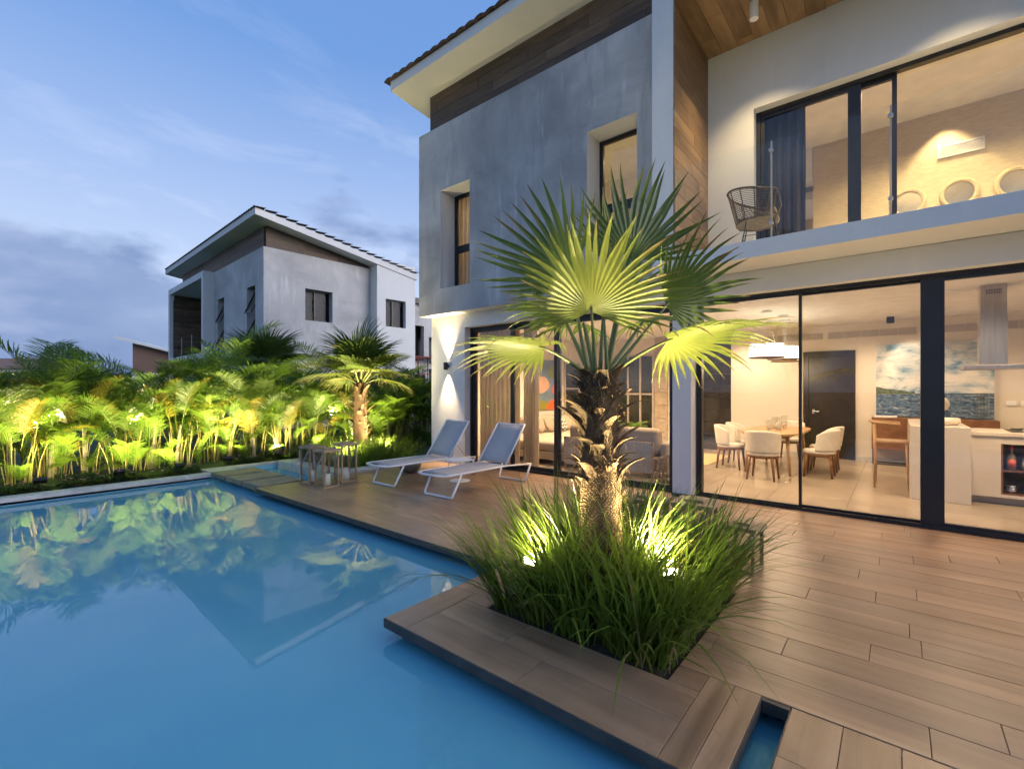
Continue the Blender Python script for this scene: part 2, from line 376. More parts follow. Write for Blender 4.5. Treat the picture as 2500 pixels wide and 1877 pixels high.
# ---- deck: masses, dark edge and single boards
deck = thing('deck', '', ''); del deck['label'], deck['category']; struct(deck)
dm = MB(); dm.box(3.3, 6.84, 2.40, 7.45, -1.46, -.024); dm.box(2.1, 6.84, .58, 2.40, -1.46, -.024); dm.box(2.7, 6.84, -5, .58, -1.46, -.024); dm.box(1.3, 2.7, -5, .30, -1.46, -.024)
dm.build('base', M['pooledge'], deck)
ed = [(3.05, 3.17, 2.64, 7.64), (1.85, 1.93, .51, 2.62), (1.93, 3.17, 2.56, 2.62), (1.93, 2.56, .51, .56), (2.53, 2.585, .39, .51), (1.2, 2.53, .335, .39), (3.17, 4.6, 7.57, 7.64)]
for (x0, x1, y0, y1) in ed: box('edge_strip', x0, x1, y0, y1, -.062, -.004, M['edge'], deck)
gr = MB()
for (x0, x1, y0, y1) in ((3.17, 6.84, 2.62, 7.57), (1.93, 6.84, .56, 2.56), (2.585, 6.84, -5, .56), (1.2, 2.53, -5, .335)):
    gr.add([(x0, y0, -.018), (x1, y0, -.018), (x1, y1, -.018), (x0, y1, -.018)], [(0, 1, 2, 3)])
gr.build('grout_bed', M['grout'], deck)
for (x0, x1, y0, y1) in ((3.17, 3.31, 2.62, 7.57), (1.93, 2.11, .56, 2.56), (2.11, 3.31, 2.39, 2.56), (2.11, 2.71, .56, .59), (2.585, 2.71, .3, .56), (1.2, 1.31, -5, .335), (1.31, 2.53, .29, .335), (3.31, 6.84, 7.44, 7.57)): box('overhang', x0, x1, y0, y1, -.06, -.026, M['edge'], deck)
GAP = .003
def deck_plank(x0, x1, y0, y1, alongx=False):
    if x1 - x0 < .03 or y1 - y0 < .03: return
    cx, cy_ = (x0 + x1) / 2, (y0 + y1) / 2; dz = rnd.uniform(-.0012, .0012)
    if alongx: plank('plank', x1 - x0 - GAP, y1 - y0 - GAP, .016, M['deck'], deck, Matrix.Translation((cx, cy_, dz)))
    else: plank('plank', y1 - y0 - GAP, x1 - x0 - GAP, .016, M['deck'], deck, Matrix.Translation((cx, cy_, dz)) @ Matrix.Rotation(R(90), 4, 'Z'))
PIT = .2323
for k in range(-4, 15):
    xa = 3.49 + PIT * k; xb = min(xa + PIT, 6.84)
    spans = [(-2.3, 7.60)]
    if xa < 3.0: spans = [(-2.3, .92 if xa > 2.38 else .76), (2.19, 2.40)] if xa >= 2.38 else []
    if 2.95 < xa < 3.7: spans = [(-2.3, .92), (2.19, 2.40 if xa < 3.02 else 7.60)]
    if xb > 3.05 and xa < 3.05: spans = [(-2.3, .92), (2.19, 2.40)]
    off = (-.11, -.36, -.11 + .62, .12)[k % 4] + (.3 * (k % 3) if k % 4 in (1,) else 0)
    for (a, b) in spans:
        y = off
        while y > a: y -= 1.2
        while y < b:
            deck_plank(xa, xb, max(a, y), min(b, y + 1.2)); y += 1.2
    if xb > 3.05 and xa < 3.05 : deck_plank(3.055, xb, 2.62, 3.8); [deck_plank(3.055, xb, q, min(q + 1.2, 7.60)) for q in (3.8, 5.0, 6.2, 7.4)]
for (x0, x1) in ((1.855, 2.12), (2.12, 2.39)):
    js = [.76, 1.52 + .3 * (x0 > 2), 2.40]
    for a, b in zip(js, js[1:]): deck_plank(x0, x1, a, b)
deck_plank(2.39, 2.561, .76, .92); deck_plank(2.39, 2.561, 2.19, 2.40)
deck_plank(1.855, 2.56, .635, .76, True); deck_plank(1.855, 2.56, .515, .635, True)
deck_plank(1.855, 2.5, 2.40, 2.615, True); deck_plank(2.5, 3.05, 2.40, 2.615, True)
for i in range(9):
    y1 = .385 - .2 * i
    deck_plank(1.2, 2.18, y1 - .2, y1, True); deck_plank(2.18, 2.555, y1 - .2, y1, True)
struct(MB().box(2.39, 3.72, .92, 2.19, -.3, -.012).build('planter_soil', M['soil']))

# ---- far side of the pool
for (x0, x1, y0, y1, z) in ((-4.3, 3.15, 9.74, 10.0, -.03), (3.15, 3.62, 9.86, 10.4, -.02), (3.62, 7.5, 10.16, 10.42, -.02), (-4.3, -4.0, -5, 9.74, -.03)):
    struct(MB().box(x0, x1, y0, y1, z - .1, z).build('pool_coping', M['coping'], bevel=.006))
struct(MB().box(-4.3, 3.15, 10.0, 14, -.3, -.06).build('hedge_bed', M['soil']))
struct(MB().box(3.15, 9.5, 10.42, 14, -.3, -.055).build('hedge_bed', M['soil']))
isl = struct(MB().box(4.62, 9.5, 7.66, 10.14, -.8, -.05).build('island_bed', M['soil']))
for (x0, x1, y0, y1) in ((4.45, 4.75, 7.84, 10.0), (4.75, 6.64, 7.66, 7.96), (4.45, 4.75, 7.64, 7.84)):
    struct(MB().box(x0, x1, y0, y1, -.4, .035).build('island_coping', M['coping'], bevel=.006))
for i, (y0, y1) in enumerate(((7.72, 8.30), (8.41, 9.01), (9.12, 9.72))):
    s_ = MB().box(3.13, 3.86, y0, y1, -.075, .004).build('stepping_stone', M['stone'], bevel=.004)
    tag(s_, ('large stone slab over the water nearest the lanterns', 'middle of three stone slabs stepping over the pool corner', 'far stone slab beside the white coping at the pool corner')[i], 'stepping stone', 'stepping stones at the pool corner')
    MB().box(3.25, 3.74, y0 + .12, y1 - .12, -1.44, -.076).build('pier', M['pooledge'], s_)

# ================================================================ MAIN HOUSE
H = thing('main_house', 'large modern house with grey cement upper storey, balcony and lit rooms', 'house')
def wood_panel(parent, name, org, ulen, vlen, udir, ndir, rows, L=1.2, m=None, T=.018):
    """boards covering a rectangle: rows of boards running along udir, stacked along v = ndir x udir"""
    u = Vector(udir).normalized(); nn = Vector(ndir).normalized(); v = nn.cross(u); o = Vector(org); m = m or M['clad']
    P = part(name, parent); w = vlen / rows
    rot = Matrix((u, v, nn)).transposed().to_4x4()
    for r in range(rows):
        x = -L * ((r * .37 + rnd.random() * .2) % 1)
        while x < ulen:
            a, b = max(0, x), min(ulen, x + L); x += L
            if b - a < .04: continue
            c = o + u * (a + b) / 2 + v * (w * (r + .5)) + nn * (T + rnd.uniform(-.0015, .0015))
            plank('plank', b - a - .004, w - .004, T, m, P, Matrix.Translation(c) @ rot)
    return P
# ground floor front: white wall, header and column
wall('front_wall', 'x', 6.65, .32, (7.70, -4.0), (-.06, 3.046), [(2.47, 6.70, -1, 2.765), (-3.2, 2.21, -1, 2.765)], M['white'], H)
box('column_face', 6.6, 6.648, 2.21, 2.47, .05, 3.046, M['white'], H)
box('column_plinth', 6.59, 6.646, 2.2, 2.48, 0, .049, M['edge'], H)
wall('side_wall', 'y', 7.38, .318, (6.98, 12.8), (-.06, 3.046), [], M['white'], H)
box('threshold', 6.845, 6.97, -3.2, 6.7, -.2, .004, M['edge'], H)
# upper storey in grey render
wall('upper_wall', 'x', 6.40, .45, (2.522, 7.81), (3.05, 6.85), [(6.31, 7.146, 3.55, 5.54), (2.913, 3.748, 3.55, 5.54)], M['concrete'], H)
wall('upper_side_wall', 'y', 7.45, .355, (6.851, 12.8), (3.05, 6.85), [], M['concrete'], H)
box('overhang_soffit', 6.404, 6.648, 2.525, 7.806, 3.047, 3.05, M['white'], H)
box('floor_slab', 6.86, 12.6, -4, 7.44, 3.05, 3.22, M['ceil'], H)
wood_panel(H, 'eaves_cladding', (6.52, 7.573, 6.85), 5.05, .82, (0, -1, 0), (-1, 0, 0), 4)
box('eaves_wall', 6.522, 6.7, 2.53, 7.572, 6.851, 7.68, M['dark'], H)
box('eaves_side_wall', 6.701, 12, 7.36, 7.572, 6.851, 7.2, M['dark'], H)
# balcony
box('balcony_slab', 6.0, 7.40, -4, 2.52, 3.052, 3.25, M['white'], H)
box('fin_wall', 6.0, 7.40, 2.236, 2.521, 3.25, 7.62, M['white'], H)
wood_panel(H, 'fin_cladding', (6.003, 2.236, 3.25), 1.40, 3.34, (1, 0, 0), (0, -1, 0), 16, .9, M['clad_lit'], .014)
wall('balcony_back_wall', 'x', 7.40, .3, (-4, 2.30), (3.251, 7.4), [(-3.3, 1.59, 3.27, 5.54)], M['white'], H)
cl = wood_panel(H, 'balcony_ceiling', (6.0, 2.22, 6.54), 1.40, 6.0, (1, 0, 0), (0, 0, -1), 28, 1.1, M['clad_lit'], .014)
box('ceiling_slab', 6.0, 7.4, -4, 2.235, 6.541, 6.7, M['dark'], H)
# roof: pitch falls towards the back
PT = .105; XE = 5.9; YE = 8.11; ZE = 7.70
def zr(x): return ZE - PT * (x - XE)
X1 = 13.2
rf = MB().add([(XE, -4, zr(XE)), (X1, -4, zr(X1)), (X1, YE, zr(X1)), (XE, YE, zr(XE)), (XE, -4, zr(XE) + .19), (X1, -4, zr(X1) + .19), (X1, YE, zr(X1) + .19), (XE, YE, zr(XE) + .19)],
     [(0, 3, 2, 1), (4, 5, 6, 7), (0, 1, 5, 4), (1, 2, 6, 5), (2, 3, 7, 6), (3, 0, 4, 7)]).build('roof', M['white'], H)
def tile_mesh():
    seg = 6; vs = []; fs = []
    for j, (y, zo) in enumerate(((0, 0), (.40, .02))):
        for k in range(seg + 1):
            q = k / seg; vs.append((q * .24 - .12, y, zo + .035 * math.sin(math.pi * q)))
    for k in range(seg): fs.append((k, k + 1, seg + 2 + k, seg + 1 + k))
    nb = len(vs)
    for v in list(vs): vs.append((v[0], v[1], v[2] - .018))
    for k in range(seg): fs.append((nb + k, nb + seg + 1 + k, nb + seg + 2 + k, nb + k + 1))
    for k in range(seg): fs.append((k, nb + k, nb + k + 1, k + 1)); fs.append((seg + 1 + k, seg + 2 + k, nb + seg + 2 + k, nb + seg + 1 + k))
    fs.append((0, seg + 1, nb + seg + 1, nb)); fs.append((seg, nb + seg, nb + 2 * seg + 1, 2 * seg + 1))
    me = bpy.data.meshes.new('tile'); me.from_pydata(vs, [], fs); me.materials.append(M['roof']); return me
TILE = tile_mesh()
def lay_tiles(roofobj, x, y, z, ang):
    o = bpy.data.objects.new('tile', TILE); link(o, roofobj); o.location = (x, y, z); o.rotation_euler = ang; return o
for i in range(52):       # eaves course along the front
    lay_tiles(rf, XE - .07 + rnd.uniform(-.008, .008), YE + .0 - i * .235, zr(XE) + .20, (R(0), R(0), R(-90)))
for i in range(1, 17):    # course along the left verge
    x = XE - .07 + i * .36; lay_tiles(rf, x, YE - .02, zr(x) + .2 + .02, (0, R(0), R(-90)))
rtop = MB().add([(XE, -4, zr(XE) + .2), (X1, -4, zr(X1) + .2), (X1, YE - .1, zr(X1) + .2), (XE, YE - .1, zr(XE) + .2)], [(0, 1, 2, 3)]).build('covering', M['roof'], rf)

# ---- glazing: frames of dark metal, every pane its own
def frame_panel(parent, name, X, y0, y1, z0, z1, fw=.05, d=.05, pane=True, gm=None):
    F = part(name, parent)
    fm = MB(); fm.box(X, X + d, y0, y0 + fw, z0, z1); fm.box(X, X + d, y1 - fw, y1, z0, z1); fm.box(X, X + d, y0 + fw, y1 - fw, z0, z0 + fw); fm.box(X, X + d, y0 + fw, y1 - fw, z1 - fw, z1)
    fm.build('frame', M['metal'], F)
    if pane: box('pane', X + d * .4, X + d * .4 + .008, y0 + fw - .004, y1 - fw + .004, z0 + fw - .004, z1 - fw + .004, gm or M['glass'], F)
    return F
HZ = 2.765
def track(parent, y0, y1):
    T_ = part('door_track', parent)
    MB().box(6.81, 6.98, y0, y1, HZ - .045, HZ).box(6.80, 6.84, y0, y1, HZ - .02, HZ + .001).build('head_track', M['metal'], T_)
    MB().box(6.79, 6.98, y0, y1, .005, .022).box(6.80, 6.815, y0, y1, .022, .04).build('sill_track', M['metal'], T_)
    for y in (y0, y1 - .05): MB().box(6.81, 6.98, y, y + .05, .022, HZ - .045).build('jamb_frame', M['metal'], T_)
track(H, 2.475, 6.70); track(H, -3.2, 2.205)
frame_panel(H, 'sliding_door', 6.83, 5.58, 6.66, .03, HZ - .04, .06)
frame_panel(H, 'sliding_door', 6.885, 4.57, 5.70, .03, HZ - .04, .075)
frame_panel(H, 'sliding_door', 6.83, 2.53, 4.66, .03, HZ - .04, .07)
frame_panel(H, 'sliding_door', 6.83, .925, 2.17, .03, HZ - .04, .03)
frame_panel(H, 'sliding_door', 6.885, -.28, .96, .03, HZ - .04, .03)
box('door_mullion', 6.82, 6.97, -.36, -.20, .03, HZ - .04, M['metal'], H)
frame_panel(H, 'sliding_door', 6.83, -1.75, -.35, .03, HZ - .04, .045)
frame_panel(H, 'sliding_door', 6.885, -3.15, -1.75, .03, HZ - .04, .05)
for (y0, y1) in ((6.31, 7.146), (2.913, 3.748)):
    frame_panel(H, 'upper_window', 6.80, y0, y1, 4.42, 5.54, .07); frame_panel(H, 'upper_window', 6.80, y0, y1, 3.55, 4.418, .07)
    # painted reveal lining
    MB().box(6.402, 6.798, y1 - .004, y1 - .001, 3.551, 5.539).box(6.402, 6.798, y0 + .001, y0 + .004, 3.551, 5.539).box(6.402, 6.798, y0 + .004, y1 - .004, 5.536, 5.539).build('window_reveal', M['white'], H)
# balcony window wall
frame_panel(H, 'balcony_door', 7.55, -3.3, 1.59, 3.275, 5.54, .055, .1, False)
frame_panel(H, 'balcony_door', 7.56, .45, 1.53, 3.31, 5.48, .05); frame_panel(H, 'balcony_door', 7.61, -.0, .5, 3.31, 5.48, .05, pane=False)
box('door_mullion', 7.56, 7.62, .36, .45, 3.31, 5.48, M['metal'], H)
box('pane', 7.63, 7.638, -3.25, .36, 3.31, 5.48, M['glass'], H)
# glass balustrade
B_ = thing('glass_balustrade', 'frameless clear glass balustrade with round steel clips along the balcony edge', 'balustrade')
for (a, b) in ((1.125, 2.215), (.06, 1.105), (-1.05, .04), (-2.2, -1.07)):
    box('pane', 6.04, 6.055, a, b, 3.26, 4.36, M['rail'], B_)
    for y in (a,): MB().box(6.038, 6.057, y - .012, y - .004, 3.251, 4.36).build('glass_edge', pmat('glass_edge', (.55, .5, .38), rough=.3) if 'ge' not in M else M['ge'], B_) if False else None
M['gedge'] = pmat('polished_glass_edge', (.45, .42, .33), rough=.25)
for y in (2.215, 1.105, .04, -1.07):
    box('glass_edge', 6.038, 6.057, y + .002, y + .016, 3.251, 4.36, M['gedge'], B_)
for y in (1.115, .05, -1.06):
    for z in (4.25, 3.42): MB().lathe([(.022, -.02), (.022, .02)], 12).build('clip', M['steel'], B_, (6.03, y, z)).rotation_euler = (0, R(90), 0)
rebase(B_, (6.05, 1, 3.25))
# ---- inside shell
FL = part('floor', H); box('floor_bed', 6.975, 14.2, -4, 7.375, -.25, -.016, M['grout'], FL)
for i in range(8):
    for j in range(13):
        x0 = 6.98 + .9 * i; y0 = -4.0 + .9 * j; y1 = min(y0 + .9, 7.37)
        plank('tile', .897, y1 - y0 - .003, .014, M['itile'], FL, Matrix.Translation((x0 + .45, (y0 + y1) / 2, 0)))
box('ceiling', 6.975, 14.2, -4, 7.375, 2.95, 3.04, M['ceil'], H)
box('dining_back_wall', 12.5, 12.7, -4, 3.1, 0, 2.948, M['iwall'], H)
box('stair_wall', 13.6, 13.8, 3.1, 7.37, 0, 2.948, M['iwall'], H)
box('wall_return', 12.5, 13.6, 3.10, 3.2, 0, 2.948, M['iwall'], H)
box('living_side_wall', 6.99, 13.6, 7.372, 7.378, .001, 2.948, M['iwall'], H)
box('end_wall', 6.99, 14, -4.1, -3.9, 0, 2.948, M['iwall'], H)
MB().box(12.47, 12.498, -3.9, .70, .001, .09).box(12.47, 12.498, 1.64, 3.1, .001, .09).build('skirting', M['coping'], H)
# upstairs rooms
box('upper_floor', 6.86, 12.6, -4, 7.44, 3.221, 3.245, M['itile'], H)
box('upper_ceiling', 7.72, 12.6, -4, 7.44, 6.18, 6.24, M['ceil'], H)
box('upper_back_wall', 10.65, 10.8, -4, 1.25, 3.246, 6.178, M['wallpaper'], H)
box('upper_far_wall', 12.4, 12.55, 1.25, 7.44, 3.246, 6.178, M['wallpaper'], H)
box('ceiling_beam', 10.66, 11.1, 1.26, 2.24, 5.6, 6.178, M['ceil'], H)
box('dropped_ceiling', 11.1, 12.4, 1.26, 2.24, 5.35, 5.5, M['ceil'], H)
box('dividing_wall', 7.71, 12.4, 2.24, 2.5, 3.246, 6.178, M['iwall'], H)
box('bedroom_side_lining', 6.86, 10.2, 7.40, 7.448, 3.246, 6.019, M['iwall'], H)
box('bedroom_back_wall', 10.2, 10.3, 2.5, 7.44, 3.246, 6.178, M['iwall'], H)
box('bedroom_ceiling', 6.86, 10.2, 2.5, 7.44, 6.02, 6.08, M['ceil'], H)
box('bedroom_beam', 9.2, 9.5, 2.5, 7.44, 5.55, 6.019, M['ceil'], H)
rebase(H, (6.85, 3, 0))

# ================================================================ HOUSE ACROSS THE GARDEN
N = thing('neighbour_house', 'pale two-storey house with slanting tiled roof beyond the palm hedge', 'house', None, (7.56, 18.15, 0), R(-2.7))
# local x runs along the right face, local y along the left face
wall('upper_wall', 'x', 0, .4, (0, 5.85), (3.0, 6.85), [(.83, 1.72, 3.45, 5.54), (4.47, 5.32, 3.45, 5.54)], M['concrete2'], N)
wall('upper_side_wall', 'y', 0, .4, (.401, 4.5), (3.0, 6.85), [(1.55, 2.68, 4.28, 5.54)], M['concrete2'], N)
box('overhang_soffit', .01, 4.5, .01, 5.8, 2.93, 2.999, M['white'], N)
wall('lower_wall', 'x', .4, .3, (.4, 12), (0, 2.93), [(1.5, 4.5, .0, 2.4)], M['white'], N)
wall('lower_side_wall', 'y', .45, .3, (.701, 6.9), (0, 2.93), [(4.6, 6.3, -1, 2.3)], M['white'], N)
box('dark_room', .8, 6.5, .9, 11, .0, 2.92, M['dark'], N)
# white pier and wall on the right
wall('white_wall', 'y', -.55, .3, (4.42, 6.42), (0, 7.2), [(4.85, 5.9, 4.32, 5.54), (4.7, 6.1, -1, 2.35)], M['white'], N)
box('white_return', 4.42, 4.72, -.249, .45, 0, 7.16, M['white'], N)
box('white_end', 6.12, 6.42, -.249, 9, 0, 6.8, M['white'], N)
# balcony box on the left
bb = MB(); bb.box(-.45, 3.2, 5.75, 6.03, 2.95, 6.85); bb.box(-.45, 3.2, 11.69, 11.97, 2.95, 6.85); bb.box(-.45, 3.2, 6.031, 11.689, 6.57, 6.849); bb.box(-.45, 3.2, 6.031, 11.689, 2.951, 3.2)
bb.build('balcony_frame', M['white'], N)
wood_panel(N, 'balcony_cladding', (1.9, 11.68, 3.2), 5.64, 3.36, (0, -1, 0), (-1, 0, 0), 14, 1.4)
wood_panel(N, 'balcony_side_cladding', (-.3, 11.68, 3.2), 2.2, 3.36, (1, 0, 0), (0, -1, 0), 14, 1.4)
box('balcony_wall', 1.92, 2.1, 6.03, 11.69, 3.2, 6.57, M['dark'], N)
MB().lathe([(.05, 0), (.05, .3)], 12).build('ceiling_lamp', M['white'], N, (.6, 8.6, 6.26))
for y in (7.8, 9.6): box('rail_post', -.40, -.37, y, y + .03, 3.2, 4.15, M['steel'], N)
# cladding band under the eaves (level foot, raking top)
PN = .163
def zn(x): return 7.76 - PN * (x + .5)
for (x0, z1) in ((.1, 7.65),): pass
wood_panel(N, 'eaves_cladding', (.1, 11.5, 6.85), 11.3, .80, (0, -1, 0), (-1, 0, 0), 4, 1.4)
P_ = part('gable_cladding', N)
for r in range(4):
    z0 = 6.86 + r * .2; xe = .12 + (zn(.12) - z0) / PN; x = .12
    while x < xe - .1:
        b = min(x + 1.4, xe); zt0 = min(z0 + .196, zn(x)); zt1 = min(z0 + .196, zn(b)); zt1 = max(zt1, z0 + .004)
        xm = min(b, max(x, -.5 + (7.76 - (z0 + .196)) / PN))
        poly = [(x, z0), (b, z0), (b, zt1), (xm, min(z0 + .196, zn(xm))), (x, zt0)]
        mm = MB(); k = len(poly)
        mm.add([(p[0], .08, p[1]) for p in poly] + [(p[0], .1, p[1]) for p in poly], [tuple(range(k)), tuple(range(2 * k - 1, k - 1, -1))] + [(i, k + i, k + (i + 1) % k, (i + 1) % k) for i in range(k)])
        mm.build('plank', M['clad'], P_); x = b + .006
MB().add([(.12, .1, 6.85), (5.0, .1, 6.85), (.12, .1, zn(.12)), (.12, 11.4, 6.85), (5.0, 11.4, 6.85), (.12, 11.4, zn(.12))], [(0, 1, 2), (5, 4, 3), (0, 2, 5, 3), (1, 4, 5, 2)]).build('eaves_wall', M['dark'], N)
xr = 6.5
nr = MB().add([(-.5, -.6, zn(-.5)), (xr, -.6, zn(xr)), (xr, 12.4, zn(xr)), (-.5, 12.4, zn(-.5)), (-.5, -.6, zn(-.5) + .24), (xr, -.6, zn(xr) + .24), (xr, 12.4, zn(xr) + .24), (-.5, 12.4, zn(-.5) + .24)],
     [(0, 3, 2, 1), (4, 5, 6, 7), (0, 1, 5, 4), (1, 2, 6, 5), (2, 3, 7, 6), (3, 0, 4, 7)]).build('roof', M['white'], N)
for i in range(55): lay_tiles(nr, -.55, -.58 + i * .236, zn(-.5) + .25, (0, 0, R(-90)))
for i in range(1, 19):
    x = -.5 + i * .37; lay_tiles(nr, x, -.56, zn(x) + .285, (0, R(2), R(-90)))
MB().add([(-.45, -.5, zn(-.45) + .25), (xr, -.5, zn(xr) + .25), (xr, 12.3, zn(xr) + .25), (-.45, 12.3, zn(-.45) + .25)], [(0, 1, 2, 3)]).build('covering', M['roof'], nr)
MB().tube([(3.6, 1.2, zn(3.6) + .2), (3.6, 1.2, zn(3.6) + .62)], .06, 10).build('vent_pipe', M['white'], nr)
# windows
def nwin(axis, y0, y1, z0, z1, awn=False):
    Wn = part('window', N)
    if axis == 'y':
        fm = MB(); a, b = y0, y1
        for (u0, u1, w0, w1) in ((a, a + .06, z0, z1), (b - .06, b, z0, z1), (a + .06, b - .06, z0, z0 + .06), (a + .06, b - .06, z1 - .06, z1), ((a + b) / 2 - .09, (a + b) / 2 - .02, z0 + .06, z1 - .06)):
            fm.box(u0, u1, .28, .36, w0, w1)
        fm.build('frame', M['metal'], Wn)
        box('pane', (a + b) / 2 - .02, b - .06, .31, .32, z0 + .06, z1 - .06, M['farglass'], Wn)
        box('pane', a + .06, (a + b) / 2 - .09, .34, .35, z0 + .06, z1 - .06, M['farglass'], Wn)
        box('dark_back', a, b, .39, .399, z0, z1, M['dark'], Wn)
    else:
        for (w0, w1) in ((z0 + (z1 - z0) * .5, z1), (z0, z0 + (z1 - z0) * .48)):
            fm = MB()
            fm.box(.3, .36, y0, y0 + .05, w0, w1); fm.box(.3, .36, y1 - .05, y1, w0, w1)
            fm.build('frame', M['metal'], Wn)
            s = MB(); h = w1 - w0 - .1; t = .42   # top-hung sash swung out
            for (q0, q1) in ((y0 + .05, y0 + .09), (y1 - .09, y1 - .05)):
                s.add([(.3, q0, w1 - .05), (.3, q1, w1 - .05), (.3 - t, q1, w1 - .05 - h), (.3 - t, q0, w1 - .05 - h), (.34, q0, w1 - .05), (.34, q1, w1 - .05), (.34 - t, q1, w1 - .08 - h), (.34 - t, q0, w1 - .08 - h)],
                      [(0, 1, 2, 3), (7, 6, 5, 4), (0, 3, 7, 4), (1, 5, 6, 2), (0, 4, 5, 1), (3, 2, 6, 7)])
            s.box(.3 - t - .01, .34 - t, y0 + .05, y1 - .05, w1 - .09 - h, w1 - .04 - h)
            s.build('sash', M['metal'], Wn)
        box('dark_back', .37, .399, y0, y1, z0, z1, M['dark'], Wn)
nwin('y', 1.55, 2.68, 4.28, 5.54); nwin('x', .83, 1.72, 3.45, 5.54); nwin('x', 4.47, 5.32, 3.45, 5.54)
Wn = part('window', N)
MB().box(4.85, 4.91, -.36, -.28, 4.32, 5.54).box(5.84, 5.9, -.36, -.28, 4.32, 5.54).box(4.91, 5.84, -.36, -.28, 4.32, 4.38).box(4.91, 5.84, -.36, -.28, 5.48, 5.54).box(5.28, 5.35, -.36, -.28, 4.38, 5.48).build('frame', M['metal'], Wn)
box('pane', 5.35, 5.84, -.33, -.32, 4.38, 5.48, M['farglass'], Wn); box('pane', 4.91, 5.28, -.31, -.30, 4.38, 5.48, M['farglass'], Wn); box('dark_back', 4.8, 6, -.252, -.248, 4.2, 5.6, M['dark'], Wn)

# ================================================================ PLANTS
M['fan'] = leafmat('fan_palm_leaf', (.075, .125, .02), (.13, .185, .036), 2.2, .38, .30, (.8, 1.2), (.22, .15, .06))
M['fan_old_lit'] = leafmat('lamplit_yellowing_leaf', (.12, .165, .024), (.235, .26, .055), 3, .42, .32, (.85, 1.15), (.26, .17, .07))  # older leaves, lightened further to carry the lamp glow from below
M['petiole'] = pmat('petiole', (.12, .15, .035), (.20, .21, .06), 5, .4, (1, 1, .3))
M['trunk'] = pmat('palm_trunk', (.075, .045, .024), (.24, .155, .08), 22, .9, (1, 1, .6), bmp=.9, bscale=40)
def trunkmat():
    m, n, l, b = newmat('palm_trunk_lattice'); b.inputs['Roughness'].default_value = .9; b.inputs['Specular IOR Level'].default_value = .2
    t = nd(n, 'ShaderNodeTexCoord'); w = []
    for a in (38, -38):
        mp_ = nd(n, 'ShaderNodeMapping'); l.new(t.outputs['Object'], mp_.inputs[0]); mp_.inputs['Rotation'].default_value = (R(a), R(a), 0)
        wv = nd(n, 'ShaderNodeTexWave'); wv.bands_direction = 'Z'; l.new(mp_.outputs[0], wv.inputs[0]); wv.inputs['Scale'].default_value = 19; wv.inputs['Distortion'].default_value = 5; wv.inputs['Detail'].default_value = 3; w.append(wv.outputs['Fac'])
    mn = nd(n, 'ShaderNodeMath', operation='MINIMUM'); l.new(w[0], mn.inputs[0]); l.new(w[1], mn.inputs[1])
    ns = noise(n, l, coords(n, l, (1, 1, .5)), 16, 8, .7)
    c1 = ramp(n, l, mn.outputs[0], [(.05, (.05, .03, .016)), (.35, (.19, .125, .068)), (.8, (.29, .20, .12))])
    l.new(mixc(n, l, .5, c1, ramp(n, l, ns, [(.3, (.07, .04, .02)), (.7, (.30, .20, .115))])), b.inputs['Base Color'])
    ad = nd(n, 'ShaderNodeMath', operation='ADD'); l.new(mn.outputs[0], ad.inputs[0]); l.new(ns, ad.inputs[1]); bump(n, l, b, ad.outputs[0], .8, .02); return m
M['trunk'] = trunkmat()
M['boot'] = pmat('dry_leaf_base', (.055, .028, .012), (.19, .11, .05), 7, .8, (1, 1, .5), var=(.6, 1.3), bmp=.4)
M['fibre'] = pmat('palm_fibre', (.09, .055, .028), (.26, .17, .08), 15, .9)
M['areca'] = leafmat('areca_leaf', (.075, .15, .012), (.145, .235, .022), 3, .45, .46, (.75, 1.3))
M['areca_y'] = leafmat('areca_yellow_leaf', (.22, .20, .016), (.34, .28, .03), 3, .45, .38, (.8, 1.2))
M['cane'] = pmat('areca_cane', (.16, .15, .03), (.30, .26, .06), 9, .5, (1, 1, .5), var=(.8, 1.2))
M['ringed'] = pmat('areca_trunk', (.20, .18, .10), (.32, .29, .18), 8, .6, (.2, .2, 3), var=(.8, 1.15))
M['grass'] = leafmat('ornamental_grass', (.085, .15, .018), (.185, .26, .04), 2.0, .4, .5, (1, 1))
M['cover'] = leafmat('ground_cover_leaf', (.018, .04, .010), (.04, .075, .016), 4, .5, .25, (1, 1))
M['flower'] = pmat('pink_flower', (.55, .16, .30), (.70, .30, .42), 20, .6)

